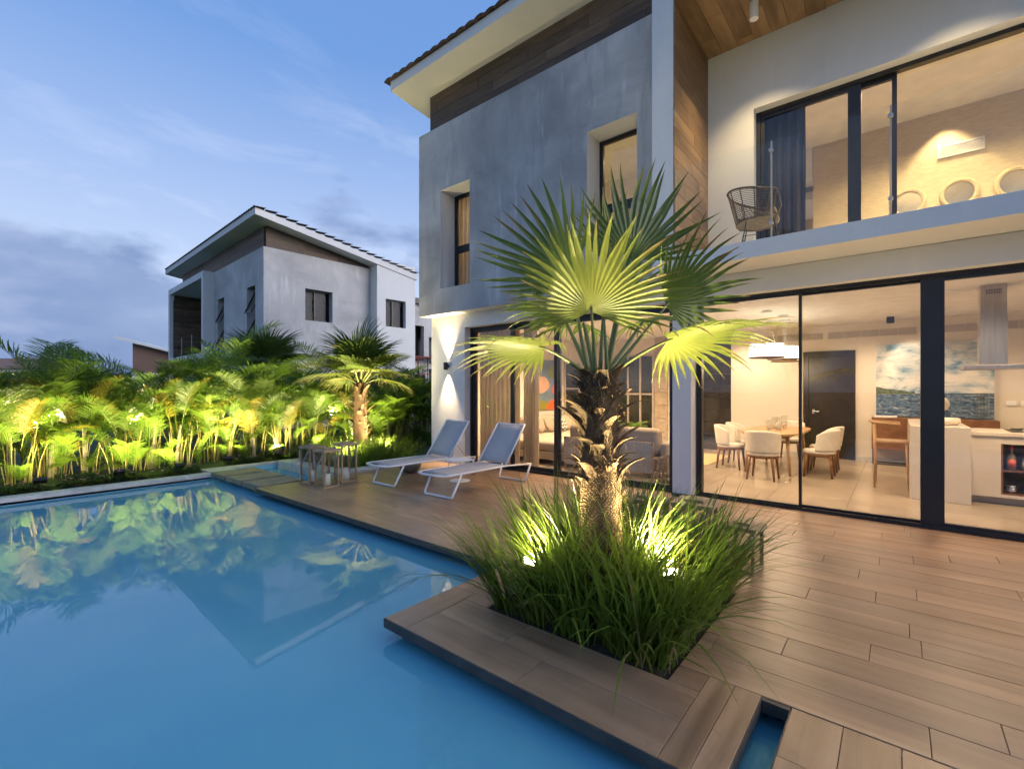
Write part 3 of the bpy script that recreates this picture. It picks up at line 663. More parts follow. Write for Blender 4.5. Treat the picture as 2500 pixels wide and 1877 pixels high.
def fan_mesh(name, Rr, nseg, spread, fold=.25, droop=.3, fuse=.48, seed=0, tipdroop=.25, mat=None, ragged=.1):
    """pleated fan leaf: hub at origin, axis along +Y, upper side +Z"""
    q = random.Random(seed); vs = []; fs = []; tips = []
    th = R(spread) / nseg
    rows = (.02, .14, .3, .46, .62, .78, .9, 1.0)
    tipb = [q.uniform(-1, 1) for _ in range(nseg)]
    def surf(a, r, sag, tw):
        x = math.sin(a) * r; y = math.cos(a) * r
        z = fold * abs(math.sin(a)) * r * .9 - droop * (r / Rr) ** 2 * Rr * (.35 + .65 * max(0, math.cos(a) * .5 + .5))
        return Vector((x + tw, y, z - sag))
    for i in range(nseg):
        a = -R(spread) / 2 + th * (i + .5); edge = abs(a) / (R(spread) / 2)
        L = Rr * (1 - .28 * edge ** 2.2) * (1 + q.uniform(-ragged, ragged * .6)); sg = q.uniform(.3, 1.3) * tipdroop; tw = q.uniform(-.03, .03)
        dry = q.random() ** 1.5; base = len(vs); split = fuse * (1 - .15 * edge) + q.uniform(-.04, .04)
        for k, f in enumerate(rows):
            r = L * f; e = max(0, (f - split) / (1 - split)); wh = r * math.tan(th / 2) if f <= split else L * split * math.tan(th / 2) * (1 - e) ** .8
            sag = sg * e ** 2.2 * Rr * .55; t = tw * e * 2
            d = wh / max(r, 1e-4)
            for (s_, zz) in ((-1, -.55), (0, 0), (1, -.55)):
                p = surf(a + s_ * d, r, sag, t); p.z += zz * wh * .9 * min(1, 3 * f); vs.append(p); tips.append(max(0, min(1, (f - 1 + .34 * dry) * 5)) if f < 1 else 1)
        for k in range(len(rows) - 1):
            b = base + 3 * k; fs += [(b, b + 1, b + 4, b + 3), (b + 1, b + 2, b + 5, b + 4)]
    me = bpy.data.meshes.new(name); me.from_pydata([tuple(v) for v in vs], [], fs); me.materials.append(mat or M['fan'])
    at_ = me.attributes.new('tip', 'FLOAT', 'POINT'); at_.data.foreach_set('value', tips)
    return me
def frame_mat(pos, axis, normal):
    y = Vector(axis).normalized(); z = Vector(normal); z = (z - y * z.dot(y)).normalized(); x = y.cross(z)
    return Matrix.Translation(pos) @ Matrix((x, y, z)).transposed().to_4x4()
def curve_pts(a, b, bow, n=8):
    a, b, bow = Vector(a), Vector(b), Vector(bow); return [a.lerp(b, i / (n - 1)) + bow * (4 * (i / (n - 1)) * (1 - i / (n - 1))) for i in range(n)]
def fan_palm(T, base, h, r0, r1, leaves, rows_of_boots, seed=1, lean=(0, 0), boot_from=.42, scale=1.0):
    """trunk, boots, fibres, petioles and leaves; leaves = (hub vec, axis, normal, R, spread, fold, droop, old)"""
    q = random.Random(seed)
    tr = MB(); prof = []; nz = 34; sg = 28; vs = []; fs = []
    for i in range(nz):
        f = i / (nz - 1); r = (r0 + (r1 - r0) * f) * (1 + .12 * math.exp(-f * 9)); cx_, cy_ = lean[0] * f * f * h, lean[1] * f * f * h
        for k in range(sg):
            a = 2 * math.pi * k / sg; rr = r * (1 + q.uniform(-.03, .03) + .018 * math.sin(i * 2.6 + k * 1.7))
            vs.append((cx_ + rr * math.cos(a), cy_ + rr * math.sin(a), f * h))
    for i in range(nz - 1):
        for k in range(sg): fs.append((i * sg + k, i * sg + (k + 1) % sg, (i + 1) * sg + (k + 1) % sg, (i + 1) * sg + k))
    fs.append(tuple((nz - 1) * sg + k for k in range(sg)))
    mesh('trunk', vs, fs, M['trunk'], T, smooth=True)
    # old leaf bases peeling off the upper trunk
    for i in range(rows_of_boots):
        f = boot_from + (1 - boot_from) * (i + q.random() * .6) / rows_of_boots; a = i * 2.399 + q.uniform(-.3, .3); rr = r0 + (r1 - r0) * f
        wd = q.uniform(.022, .062) * scale; L = q.choice((q.uniform(.08, .18), q.uniform(.15, .36))) * scale; out = q.uniform(.0, .9) * (.5 + f * .6); curl = q.uniform(-.35, .75); lean_s = q.uniform(-.35, .35)
        d = Vector((math.cos(a), math.sin(a), 0)); s_ = Vector((-d.y, d.x, 0)); vs = []; fs = []
        c0 = Vector((lean[0] * f * f * h, lean[1] * f * f * h, f * h)) + d * (rr * .93); dirv = (UP + d * out * .6 + s_ * lean_s).normalized()
        p = c0.copy(); nn = 7
        for k in range(nn):
            t = k / (nn - 1); w = wd * (1 - .55 * t) * (1 + .15 * q.random())
            for (u, o_) in ((-1, -.25), (-.4, .1), (.4, .1), (1, -.25)):
                vs.append(p + s_ * (u * w) + d * (o_ * w * .8) + d * .012)
            for (u, o_) in ((1, -.45), (-1, -.45)): vs.append(p + s_ * (u * w * .9) + d * (o_ * w * .8 - .004))
            dirv = (dirv + d * (.24 + curl * .35 * t) + UP * (-.28 * curl * t)).normalized(); p = p + dirv * (L / nn)
        for k in range(nn - 1):
            b = k * 6
            for j in range(6): fs.append((b + j, b + (j + 1) % 6, b + 6 + (j + 1) % 6, b + 6 + j))
        fs.append(tuple(range(5, -1, -1))); fs.append(tuple((nn - 1) * 6 + j for j in range(6)))
        mesh('leaf_base', vs, fs, M['boot'], T)
    fb = MB()
    for i in range(int(900 * scale)):
        f = .3 + .7 * q.random() ** .7; a = q.uniform(0, 6.283); rr = (r0 + (r1 - r0) * f) * q.uniform(.98, 1.06); d = Vector((math.cos(a), math.sin(a), 0)); s_ = Vector((-d.y, d.x, 0))
        p0 = d * rr + UP * (f * h) + Vector((lean[0] * f * f * h, lean[1] * f * f * h, 0)); L = q.uniform(.05, .17); w = q.uniform(.0012, .0035)
        p1 = p0 + d * (L * q.uniform(.1, .5)) + s_ * (L * q.uniform(-.7, .7)) + UP * (L * q.uniform(-.5, .6)); p2 = p1 + d * (L * .3) + UP * (-L * q.uniform(0, .8))
        fb.add([p0 - s_ * w, p0 + s_ * w, p1 + s_ * w, p1 - s_ * w, p2], [(0, 1, 2, 3), (3, 2, 4)])
    stuff(fb.build('fibre', M['fibre'], T))
    top = Vector((lean[0] * h, lean[1] * h, h))
    for i, (hub, ax, no, Rr, spr, fold, droop, old) in enumerate(leaves):
        hub, ax, no = Vector(hub), Vector(ax).normalized(), Vector(no)
        P = part('leaf', T)
        pm = MB(); st = top + Vector((hub.x - top.x, hub.y - top.y, 0)).normalized() * (r1 * .55) + UP * (-.03)
        bow = UP * (.05 * (hub - st).length) if hub.z - st.z < .3 else Vector((0, 0, 0))
        pts = curve_pts(st, hub + ax * .03, bow)
        pm.tube(pts, [.026 * scale - .014 * scale * k / 7 for k in range(8)], 8, True, .55)
        pt = pm.build('petiole', M['petiole'], P, smooth=True)
        me = fan_mesh('blade', Rr, max(16, int(spr / 7.0)), spr, fold, droop, .55, seed * 31 + i, .26, M['fan_old_lit'] if old else M['fan'])
        b = bpy.data.objects.new('blade', me); link(b, P); b.matrix_local = frame_mat(hub, ax, no)
    return T
def cv3(r, u, f): return RT * r + UP * u + FW * f     # camera-aligned offsets: right, up, away

# ---- the palm in the foreground planter
PB = Vector((2.95, 1.61, 0)); PDEP = PB.dot(FW)
def at_palm(px, py, df=0):            # a point seen at that place of the photo, df metres beyond the trunk
    d = PDEP + df; return FW * d + RT * ((px - 1250) / 1143 * d) + UP * (1.5 + (953 - py) / 1143 * d) - PB
T1 = thing('fan_palm', 'tall shaggy-trunked fan palm lit from below in the square deck planter', 'palm', None, PB)
L1 = [
    # hub, axis, normal, R, spread, fold, droop, old/lamplit
    (at_palm(1443, 760, -.16), cv3(-.02, .84, -.54), cv3(0, .54, .84), .68, 232, -.06, .05, 1),      # bright front fan
    (at_palm(1400, 690, .05), cv3(-.70, .71, .10), cv3(.2, .25, .95), .78, 126, .10, .08, 0),        # upper left
    (at_palm(1540, 632, .12), cv3(.30, .94, .14), cv3(.0, -.1, .95), .70, 150, .10, .10, 0),         # upper right
    (at_palm(1482, 640, .42), cv3(-.10, .97, .2), cv3(.0, .2, .95), .58, 90, .1, .12, 0),            # behind, top middle
    (at_palm(1625, 745, .05), cv3(.80, .60, .0), cv3(-.35, .40, .85), .66, 165, -.05, .08, 0),     # right
    (at_palm(1632, 828, -.22), cv3(.97, .18, -.16), cv3(-.1, 1, .25), .76, 210, -.16, .04, 1),       # lower right
    (at_palm(1327, 846, -.16), cv3(-.98, .10, -.12), cv3(.05, 1, .2), .66, 205, -.15, .04, 1),      # lower left
    (at_palm(1380, 765, .30), cv3(-.86, .30, .40), cv3(.2, .9, .1), .58, 170, -.15, .16, 0),         # left, behind the front fan
    (at_palm(1570, 780, .38), cv3(.70, .30, .63), cv3(-.2, .9, -.1), .58, 180, -.15, .2, 0),         # back right
    (at_palm(1430, 790, .42), cv3(-.35, .30, .88), cv3(.2, .9, -.1), .56, 170, -.15, .2, 0),         # back left
    (at_palm(1508, 730, .10), cv3(.42, .90, .10), cv3(-.1, .1, .97), .48, 110, .2, .1, 0),           # young, middle
    (at_palm(1475, 790, .0), cv3(.02, 1, .05), cv3(0, .05, 1), .40, 45, .3, .05, 0),                 # spear
]
fan_palm(T1, PB, 1.62, .16, .12, L1, 52, 3, (-.01, .01), .52, 1.1)

# ---- two more fan palms in the garden, leaves all round
def ring_leaves(n, z0, Rr, seed):
    q = random.Random(seed); out = []
    for i in range(n):
        a = i * 2.399 + q.uniform(-.2, .2); t = i / (n - 1); el = R(86 - 84 * t + q.uniform(-8, 8)); d = Vector((math.cos(a) * math.cos(el), math.sin(a) * math.cos(el), math.sin(el)))
        L = q.uniform(.42, .62) * Rr; hub = Vector((0, 0, z0)) + d * L + UP * .06; ax = (d + UP * (-.12)).normalized()
        nrm = (UP * math.cos(el) - Vector((math.cos(a), math.sin(a), 0)) * math.sin(el))
        out.append((hub, ax, nrm, Rr * q.uniform(.85, 1.05), q.uniform(185, 225), .12, .18 + .15 * t, i > n * .6))
    return out
T2 = thing('fan_palm', 'mid-height fan palm with brown trunk behind the grass island and lanterns', 'palm', None, (5.95, 9.3, -.05))
fan_palm(T2, None, 1.72, .17, .12, ring_leaves(20, 1.72, .92, 5), 30, 8, (0, 0), .3, 1.1)
T3 = thing('fan_palm', 'dark fan palm crown standing behind the areca hedge before the pale house', 'palm', None, (6.0, 14.3, -.05))
fan_palm(T3, None, 2.0, .17, .13, ring_leaves(19, 2.0, 1.05, 17), 16, 12, (0, 0), .4, 1.1)

# ---- areca palms of the hedge
def frond_mesh(name, L, arch, npair, ll, seed, mat, yel=False):
    """feather leaf: foot at origin, rising along +Z and bending over towards +Y"""
    q = random.Random(seed); vs = []; fs = []; n = 13; pts = []
    p = Vector((0, 0, 0)); ang = R(8)
    for i in range(n):
        pts.append((p.copy(), ang)); ang += arch / n * (.5 + 1.1 * i / n); p = p + Vector((0, math.sin(ang), math.cos(ang))) * (L / (n - 1))
    def at(t):
        f = t * (n - 1); i = min(int(f), n - 2); a, b = pts[i], pts[i + 1]; u = f - i
        return a[0].lerp(b[0], u), a[1] + (b[1] - a[1]) * u
    for i in range(n - 1):          # rachis
        w0, w1 = .011 * (1 - .8 * i / n), .011 * (1 - .8 * (i + 1) / n); a, b = pts[i][0], pts[i + 1][0]; k = len(vs)
        vs += [a + Vector((-w0, 0, 0)), a + Vector((w0, 0, 0)), b + Vector((w1, 0, 0)), b + Vector((-w1, 0, 0)), a + Vector((0, w0, 0)), b + Vector((0, w1, 0))]
        fs += [(k, k + 1, k + 2, k + 3), (k, k + 3, k + 5, k + 4), (k + 1, k + 4, k + 5, k + 2)]
    for i in range(npair):
        t = .30 + .69 * i / (npair - 1); c, an = at(t); tan = Vector((0, math.sin(an), math.cos(an))); nrm = Vector((0, -math.cos(an), math.sin(an)))
        f = (t - .30) / .7; ln = ll * (.55 + .9 * math.sin(math.pi * min(1, .12 + f * .86)) ** .8) * .75; sw = .55 + .5 * f
        for s in (-1, 1):
            d = (Vector((s, 0, 0)) * 1.0 + tan * sw * q.uniform(.8, 1.2) + nrm * q.uniform(.25, .6)).normalized(); l_ = ln * q.uniform(.88, 1.08)
            w = .0085 * q.uniform(.8, 1.2); side = (tan - d * tan.dot(d)).normalized(); dr = UP * (-l_ * q.uniform(.10, .30))
            k = len(vs); m1 = c + d * (l_ * .4); m2 = c + d * (l_ * .75) + dr * .45; e = c + d * l_ + dr
            vs += [c - side * w * .4, c + side * w * .4, m1 + side * w, m1 - side * w, m2 + side * w * .75, m2 - side * w * .75, e]
            fs += [(k, k + 1, k + 2, k + 3), (k + 3, k + 2, k + 4, k + 5), (k + 5, k + 4, k + 6)]
    me = bpy.data.meshes.new(name); me.from_pydata([tuple(v) for v in vs], [], fs); me.materials.append(mat); return me
FR = [frond_mesh('frond', q_[0], q_[1], 36, q_[2], 40 + i, M['areca_y'] if i in (3, 7) else M['areca']) for i, q_ in enumerate(
    ((1.3, 1.15, .38), (1.1, 1.45, .34), (1.45, .95, .40), (1.05, 1.7, .33), (1.25, 1.3, .38), (.9, 1.1, .30), (1.55, 1.15, .40), (1.2, .8, .36)))]
def cane_mesh(seed):
    q = random.Random(seed); m = MB()
    for i in range(12):
        a = q.uniform(0, 6.28); r = q.uniform(.02, .30); x, y = r * math.cos(a), r * math.sin(a); hh = q.uniform(.5, 1.15); le = q.uniform(.02, .22)
        m.tube([(x, y, 0), (x + le * .3 * math.cos(a), y + le * .3 * math.sin(a), hh * .5), (x + le * math.cos(a), y + le * math.sin(a), hh)], [q.uniform(.008, .013), .008, .005], 6)
    me = bpy.data.meshes.new('canes'); me.from_pydata(m.v, [], m.f); me.materials.append(M['cane']); return me
def stem_mesh(seed):
    q = random.Random(seed); m = MB(); hh = q.uniform(.75, 1.15); x, y = q.uniform(-.1, .1), q.uniform(-.1, .1); dx, dy = q.uniform(-.12, .12), q.uniform(-.06, .06)
    pts = [(x + dx * t * t, y + dy * t, hh * t) for t in [i / 9 for i in range(10)]]
    m.tube(pts, [.036 - .014 * i / 9 + (.003 if i % 2 else 0) for i in range(10)], 10)
    me = bpy.data.meshes.new('stem'); me.from_pydata(m.v, [], m.f); me.materials.append(M['ringed']); return me
CN = [cane_mesh(60 + i) for i in range(5)]; SM = [stem_mesh(80 + i) for i in range(4)]
def young_mesh(seed):
    q = random.Random(seed); m = MB()
    for i in range(5):
        me = FR[q.choice((1, 5, 5, 7))]; a = q.uniform(0, 6.28); r = q.uniform(.05, .3)
        Mx = Matrix.Translation((r * math.cos(a), r * math.sin(a), q.uniform(-.12, .12))) @ Matrix.Rotation(a - R(90) + q.uniform(-.6, .6), 4, 'Z') @ Matrix.Rotation(-R(q.uniform(0, 30)), 4, 'X') @ Matrix.Scale(q.uniform(.45, .75), 4)
        m.add([Mx @ v.co for v in me.vertices], [tuple(p.vertices) for p in me.polygons])
    me = bpy.data.meshes.new('young_leaves'); me.from_pydata(m.v, [], m.f); me.materials.append(M['areca']); return me
YG = [young_mesh(400 + i) for i in range(4)]
def areca(x, y, seed, nf, sc=1.0, single=False, label=None, group='areca palms of the pool hedge'):
    q = random.Random(seed)
    T = thing('areca_palm', label or 'feathery areca palm with yellow canes in the floodlit pool hedge', 'palm', group, (x, y, -.06), q.uniform(0, 6.28))
    o = link(bpy.data.objects.new('canes', CN[seed % 5]), T); stuff(o)
    stuff(link(bpy.data.objects.new('young_leaves', YG[seed % 4]), T))
    if seed % 3 != 1:
        o = link(bpy.data.objects.new('stem', SM[seed % 4]), T)
    js = []
    for i in range(nf):
        a = i * 2.399 + q.uniform(-.5, .5); t = i / nf; z = q.uniform(.0, .62) + .52 * t; tilt = R(q.uniform(2, 36) * (1.25 - t)); s = sc * q.uniform(.72, 1.08)
        if math.sin(a + T.rotation_euler.z) < -.35 and not single: tilt *= .35; s *= .85
        Mx = Matrix.Translation((.12 * math.cos(a), .12 * math.sin(a), z * sc)) @ Matrix.Rotation(a - R(90), 4, 'Z') @ Matrix.Rotation(-tilt, 4, 'X') @ Matrix.Rotation(q.uniform(-.5, .5), 4, 'Z') @ Matrix.Scale(s, 4)
        me = FR[q.randrange(len(FR))]
        if single: js.append((me, Mx))
        else:
            o = link(bpy.data.objects.new('frond', me), T); o.matrix_local = Mx
    if single:
        m = MB()
        for me, Mx in js: m.add([Mx @ v.co for v in me.vertices], [tuple(p.vertices) for p in me.polygons])
        stuff(m.build('foliage', M['areca'], T))
    return T
ORD = ('leftmost', 'second', 'third', 'fourth', 'fifth', 'sixth', 'seventh', 'eighth', 'ninth', 'tenth', 'eleventh', 'twelfth', 'thirteenth', 'fourteenth', 'fifteenth', 'sixteenth', 'seventeenth', 'eighteenth', 'nineteenth', 'twentieth', 'twenty-first', 'rightmost')
def nth(i): return ORD[i] if i in (0, 21) else ORD[i] + ' from the left'
xs = [-.6 + .46 * i for i in range(22)]
for i, x in enumerate(xs):                    # front row: every frond a part
    areca(x + rnd.uniform(-.12, .12), 11.22 + rnd.uniform(-.15, .25), 100 + i, 13, 1.06 + rnd.uniform(-.10, .12), False, 'yellow-caned areca palm, %s, front row of the hedge' % nth(i))
for i in range(17):                           # second row, behind
    areca(-1.0 + .62 * i + rnd.uniform(-.2, .2), 11.95 + rnd.uniform(-.2, .3), 200 + i, 24, 1.2 + rnd.uniform(-.06, .16), True, 'taller areca palm, %s, back row of the hedge' % nth(i), 'areca palms in the back row of the hedge')
for i in range(6):                            # beside the house, right end of the hedge
    areca(7.1 + .4 * i, 9.95 + .12 * i + rnd.uniform(-.1, .1), 300 + i, 13, 1.12, True, 'dense areca palm by the house corner, %s of that clump' % nth(i), 'areca palms beside the house corner')

# ---- long grass
def grass(name, label, x0, x1, y0, y1, n, hmin, hmax, z0, seed, out=.55, w=.0045, clump=9, mat=None, keep=()):
    q = random.Random(seed); vs = []; fs = []; cx_, cy_ = (x0 + x1) / 2, (y0 + y1) / 2
    cl = [(q.uniform(x0, x1), q.uniform(y0, y1)) for _ in range(max(1, n // clump))]
    for i in range(n):
        bx, by = cl[i % len(cl)]; px, py = bx + q.gauss(0, .022), by + q.gauss(0, .022)
        if not (x0 <= px <= x1 and y0 <= py <= y1): continue
        if any((px - kx) ** 2 + (py - ky) ** 2 < kr * kr for kx, ky, kr in keep): continue
        e = Vector(((px - cx_) / (x1 - x0) * 2, (py - cy_) / (y1 - y0) * 2, 0)); a = q.uniform(0, 6.283)
        d = (Vector((math.cos(a), math.sin(a), 0)) * .75 + e * 1.0); d = d.normalized() if d.length > 1e-3 else Vector((1, 0, 0))
        L = q.uniform(hmin, hmax); lean = q.uniform(.08, .45) * out / .55 + .38 * out * min(1, e.length) * q.random(); bend = q.uniform(.15, 1.15) * (1.7 if q.random() < .12 else 1)
        s_ = Vector((-d.y, d.x, 0)); p = Vector((px, py, z0)); an = lean * .5; k = len(vs); ns = 6; ww = w * q.uniform(.7, 1.35)
        for j in range(ns):
            t = j / (ns - 1); wj = ww * (1 - t ** 2.2) * (.75 + .5 * min(1, t * 4)) + .0004
            vs += [p - s_ * wj, p + s_ * wj]; an += (lean * .35 + bend * t) / ns * 1.6; p = p + (UP * math.cos(an) + d * math.sin(an)) * (L / (ns - 1))
        for j in range(ns - 1): b = k + 2 * j; fs.append((b, b + 1, b + 3, b + 2))
    return mesh(name, vs, fs, mat or M['grass'])
KEEP = ((2.62, 1.99, .15), (3.06, 1.16, .16), (2.95, 1.61, .15))
M['straw'] = leafmat('dry_grass', (.20, .16, .06), (.36, .29, .13), 3, .6, .3, (1, 1))
g = stuff(grass('dry_blades', '', 2.41, 3.70, .94, 2.17, 230, .35, .8, -.02, 15, 1.3, .004, 4, M['straw'], KEEP)); g['label'] = 'dry straw-coloured blades among the planter grass'
g = stuff(grass('arching_blades', '', 2.41, 3.70, .94, 2.17, 150, .7, 1.05, -.02, 25, 1.5, .0075, 3, None, KEEP)); g['label'] = 'long arching blades drooping over the planter rim'
g = stuff(grass('planter_grass', '', 2.41, 3.70, .94, 2.17, 2700, .42, .98, -.02, 5, .95, .0062, 10, None, KEEP)); g['label'] = 'long arching green grass filling the square deck planter'
g = stuff(grass('island_grass', '', 4.80, 6.6, 7.98, 9.85, 3300, .34, .66, -.05, 6, .75, .005, 9, None, ((4.95, 8.3, .16), (6.35, 8.75, .16)))); g['label'] = 'long dark green grass on the island bed behind the loungers'
# ---- flowering ground cover along the pool
def cover(name, areas, n, seed):
    q = random.Random(seed); vs = []; fs = []; tot = sum((a[1] - a[0]) for a in areas)
    for (x0, x1, y0, y1, z0, hh) in areas:
        for i in range(int(n * (x1 - x0) / tot)):
            x, y = q.uniform(x0, x1), q.uniform(y0, y1); hgt = hh * (.55 + .45 * math.sin(x * 7.3) * math.sin(x * 2.9 + 1)); z = z0 + q.random() ** .6 * max(.04, hgt); s = q.uniform(.012, .026)
            a = q.uniform(0, 6.28); u = Vector((math.cos(a), math.sin(a), q.uniform(-.5, .5))).normalized(); v = u.cross(Vector((q.uniform(-1, 1), q.uniform(-1, 1), 1.2)).normalized()); p = Vector((x, y, z)); k = len(vs)
            vs += [p - u * s, p + v * s * .5, p + u * s, p - v * s * .5]; fs.append((k, k + 1, k + 2, k + 3))
    return mesh(name, vs, fs, M['cover'])
o = stuff(cover('ground_cover', [(-1.2, 3.1, 10.03, 10.5, -.06, .25), (3.7, 7.2, 10.45, 10.8, -.05, .24)], 24000, 3)); o['label'] = 'low dark flowering ground cover along the pool coping'
fm = MB(); q = random.Random(9)
for i in range(46):
    x = q.choice((q.uniform(.0, 3.1), q.uniform(1.2, 2.4), q.uniform(3.8, 6))); y = q.uniform(10.05, 10.25) if x < 3.2 else q.uniform(10.46, 10.6); z = q.uniform(.06, .16)
    for j in range(7):
        a = j * .9; fm.add([(x + .004, y, z), (x + .02 * math.cos(a - .4), y + .02 * math.sin(a - .4), z + .012), (x + .026 * math.cos(a), y + .026 * math.sin(a), z + .006), (x + .02 * math.cos(a + .4), y + .02 * math.sin(a + .4), z + .012)], [(0, 1, 2, 3)])
stuff(fm.build('blossoms', M['flower'])); bpy.data.objects['blossoms']['label'] = 'small pink blossoms scattered in the ground cover'

# ================================================================ OUTDOOR FURNITURE
M['sling'] = pmat('grey_mesh_sling', (.43, .40, .385), (.48, .45, .43), 90, .7)
M['powder'] = pmat('white_powder_coat', (.74, .74, .74), rough=.35)
M['lwood'] = woodmat('weathered_lantern_wood', (.20, .135, .075), (.40, .285, .17), (.52, .39, .25), .65, 22, (.85, 1.1))
M['rope'] = pmat('grey_rope', (.20, .19, .19), (.36, .35, .34), 60, .9, (1, 1, 4))
M['wax'] = pmat('white_candle_wax', (.74, .73, .70), rough=.5)
M['wick'] = M['dark']
M['bowl'] = pmat('grey_stone_bowl', (.12, .115, .10), (.20, .19, .17), 8, .7, bmp=.3)
M['deckon'] = emat('lit_deck_lens', (1.0, .82, .55), 30)
M['lampon'] = emat('lit_lamp', (1.0, .80, .50), 14)
def lounger(label, y, x0=4.28):
    T = thing('sun_lounger', label, 'sun lounger', 'sun loungers on the deck', (x0, y, 0))
    w = .30
    fr = MB()
    for s in (-1, 1):
        fr.tube([(.03, s * w * .9, .335), (.10, s * w, .335), (1.30, s * w, .325), (1.93, s * w, .285)], .019, 8, True, .75)
    fr.tube([(.03, -w * .9, .335), (-.02, -w * .5, .337), (-.03, 0, .338), (-.02, w * .5, .337), (.03, w * .9, .335)], .017, 8)
    fr.tube([(1.31, -w, .322), (1.31, w, .322)], .014, 8); fr.build('frame', M['powder'], T, smooth=True)
    for (xt, xb, zt) in ((.32, .16, .325), (1.92, 1.80, .285)):
        lg = MB(); lg.tube([(xt, -w, zt), (xb, -w + .012, .035), (xb, -w + .03, .016), (xb, w - .03, .016), (xb, w - .012, .035), (xt, w, zt)], .017, 8, True); lg.build('leg', M['powder'], T, smooth=True)
    st = MB(); n_ = 8
    for i in range(n_ + 1):
        x = .10 + (1.22 - .10) * i / n_; sag = -.018 * math.sin(math.pi * i / n_)
        st.v += [(x, -w + .012, .343 + sag * .3), (x, 0, .343 + sag), (x, w - .012, .343 + sag * .3)]
    for i in range(n_): b = 3 * i; st.f += [(b, b + 3, b + 4, b + 1), (b + 1, b + 4, b + 5, b + 2)]
    o = st.build('seat', M['sling'], T, smooth=True); o.modifiers.new('t', 'SOLIDIFY').thickness = .004
    bk = part('backrest', T); a0 = Vector((1.29, 0, .335)); a1 = Vector((1.78, 0, .945))
    bf = MB()
    for s in (-1, 1): bf.tube([a0 + Vector((0, s * w * .97, 0)), a1 + Vector((0, s * w * .97, 0))], .016, 8)
    mid = (a1 - a0).normalized()
    bf.tube([a1 + Vector((0, -w * .97, 0)), a1 + Vector((.006, -w * .4, -.012)), a1 + Vector((.006, w * .4, -.012)), a1 + Vector((0, w * .97, 0))], .014, 8)
    bf.build('back_frame', M['powder'], bk, smooth=True)
    bs = MB(); k = 7
    for i in range(k + 1):
        p = a0.lerp(a1, .04 + .93 * i / k); nn = Vector((mid.z, 0, -mid.x)) * (.022 * math.sin(math.pi * i / k) + .004)
        bs.v += [p + Vector((0, -w * .95, 0)), p + nn, p + Vector((0, w * .95, 0))]
    for i in range(k): b = 3 * i; bs.f += [(b, b + 3, b + 4, b + 1), (b + 1, b + 4, b + 5, b + 2)]
    o = bs.build('back_sling', M['sling'], bk, smooth=True); o.modifiers.new('t', 'SOLIDIFY').thickness = .004
    sp = MB()
    for s in (-1, 1): sp.tube([a0.lerp(a1, .35) + Vector((.02, s * w * .9, 0)), (1.72, s * w * .9, .30)], .006, 6)
    sp.build('back_stay', M['chrome'], T); return T
lounger('white framed grey sling lounger farther from the viewer, by the grass island', 6.28)
lounger('white framed grey sling lounger nearer the pool palm, beside the round table', 5.0)
T = thing('side_table', 'small round white table between the two sun loungers', 'table', None, (5.45, 5.6, 0))
MB().lathe([(.0, .345), (.215, .345), (.225, .352), (.222, .362), (.0, .362)], 32).build('tabletop', M['powder'], T, smooth=False)
MB().lathe([(.014, .012), (.014, .345)], 12).build('stem', M['powder'], T, smooth=True); MB().lathe([(0, 0), (.165, 0), (.17, .006), (.165, .012), (0, .012)], 32).build('base', M['powder'], T)
T = thing('bowl_planter', 'round grey stone bowl planter on the deck behind the far lounger', 'planter', None, (5.45, 6.9, 0))
MB().lathe([(.0, 0), (.09, 0), (.17, .06), (.195, .13), (.18, .19), (.165, .19), (.17, .13), (.0, .11)], 24).build('bowl', M['bowl'], T, smooth=True)
q = random.Random(4); m = MB()
for i in range(150):
    a = q.uniform(0, 6.28); r = q.uniform(.02, .19); d = Vector((math.cos(a), math.sin(a), 0)); p0 = d * (r * .5) + UP * .13; p1 = d * r * 1.1 + UP * q.uniform(.24, .36); s_ = Vector((-d.y, d.x, 0)) * .013
    m.add([p0, p0.lerp(p1, .6) + s_, p1, p0.lerp(p1, .6) - s_], [(0, 1, 2, 3)])
stuff(m.build('foliage', M['areca'], T))

def lantern(label, x, y, rz, w=.26, h=.50, group=None, glassy=True, rope=True):
    T = thing('lantern', label, 'lantern', group, (x, y, 0), rz); a = w / 2; t = .0244
    MB().box(-a, a, -a, a, 0, .028).build('base', M['lwood'], T, bevel=.003)
    for sx in (-1, 1):
        for sy in (-1, 1): MB().box(sx * a - (t if sx > 0 else 0), sx * a + (t if sx < 0 else 0), sy * a - (t if sy > 0 else 0), sy * a + (t if sy < 0 else 0), .028, h).build('post', M['lwood'], T)
    MB().box(-a - .02, a + .02, -a - .02, a + .02, h, h + .035).build('top', M['lwood'], T, bevel=.003)
    MB().box(-a * .55, a * .55, -a * .55, a * .55, h + .0355, h + .06).build('cap', M['lwood'], T, bevel=.003)
    for s in (-1, 1):
        box('pane', -a + t, a - t, s * (a - .015) - .0015, s * (a - .015) + .0015, .03, h - .002, M['thin'], T); box('pane', s * (a - .015) - .0015, s * (a - .015) + .0015, -a + t, a - t, .03, h - .002, M['thin'], T)
    if rope:
        pts = [Vector((-a - .012, -a * .9 + 2 * a * .9 * u, h - .02 - .20 * math.sin(math.pi * u))) + Vector((-.05 * math.sin(math.pi * u), 0, 0)) for u in [i / 12 for i in range(13)]]
        MB().tube(pts, .010, 8).build('rope_handle', M['rope'], T, smooth=True)
    return T
def candle(label, x, y, z, r, h, taper=.95):
    T = thing('candle', label, 'candle', 'candles in the lanterns', (x, y, z))
    MB().lathe([(0, 0), (r, 0), (r * .99, h * .5), (r * taper, h), (r * taper * .8, h + .003), (r * .5, h - .008), (0, h - .010)], 24).build('wax', M['wax'], T, smooth=True)
    MB().tube([(0, 0, h - .01), (.002, 0, h + .012)], .0015, 6).build('wick', M['dark'], T)
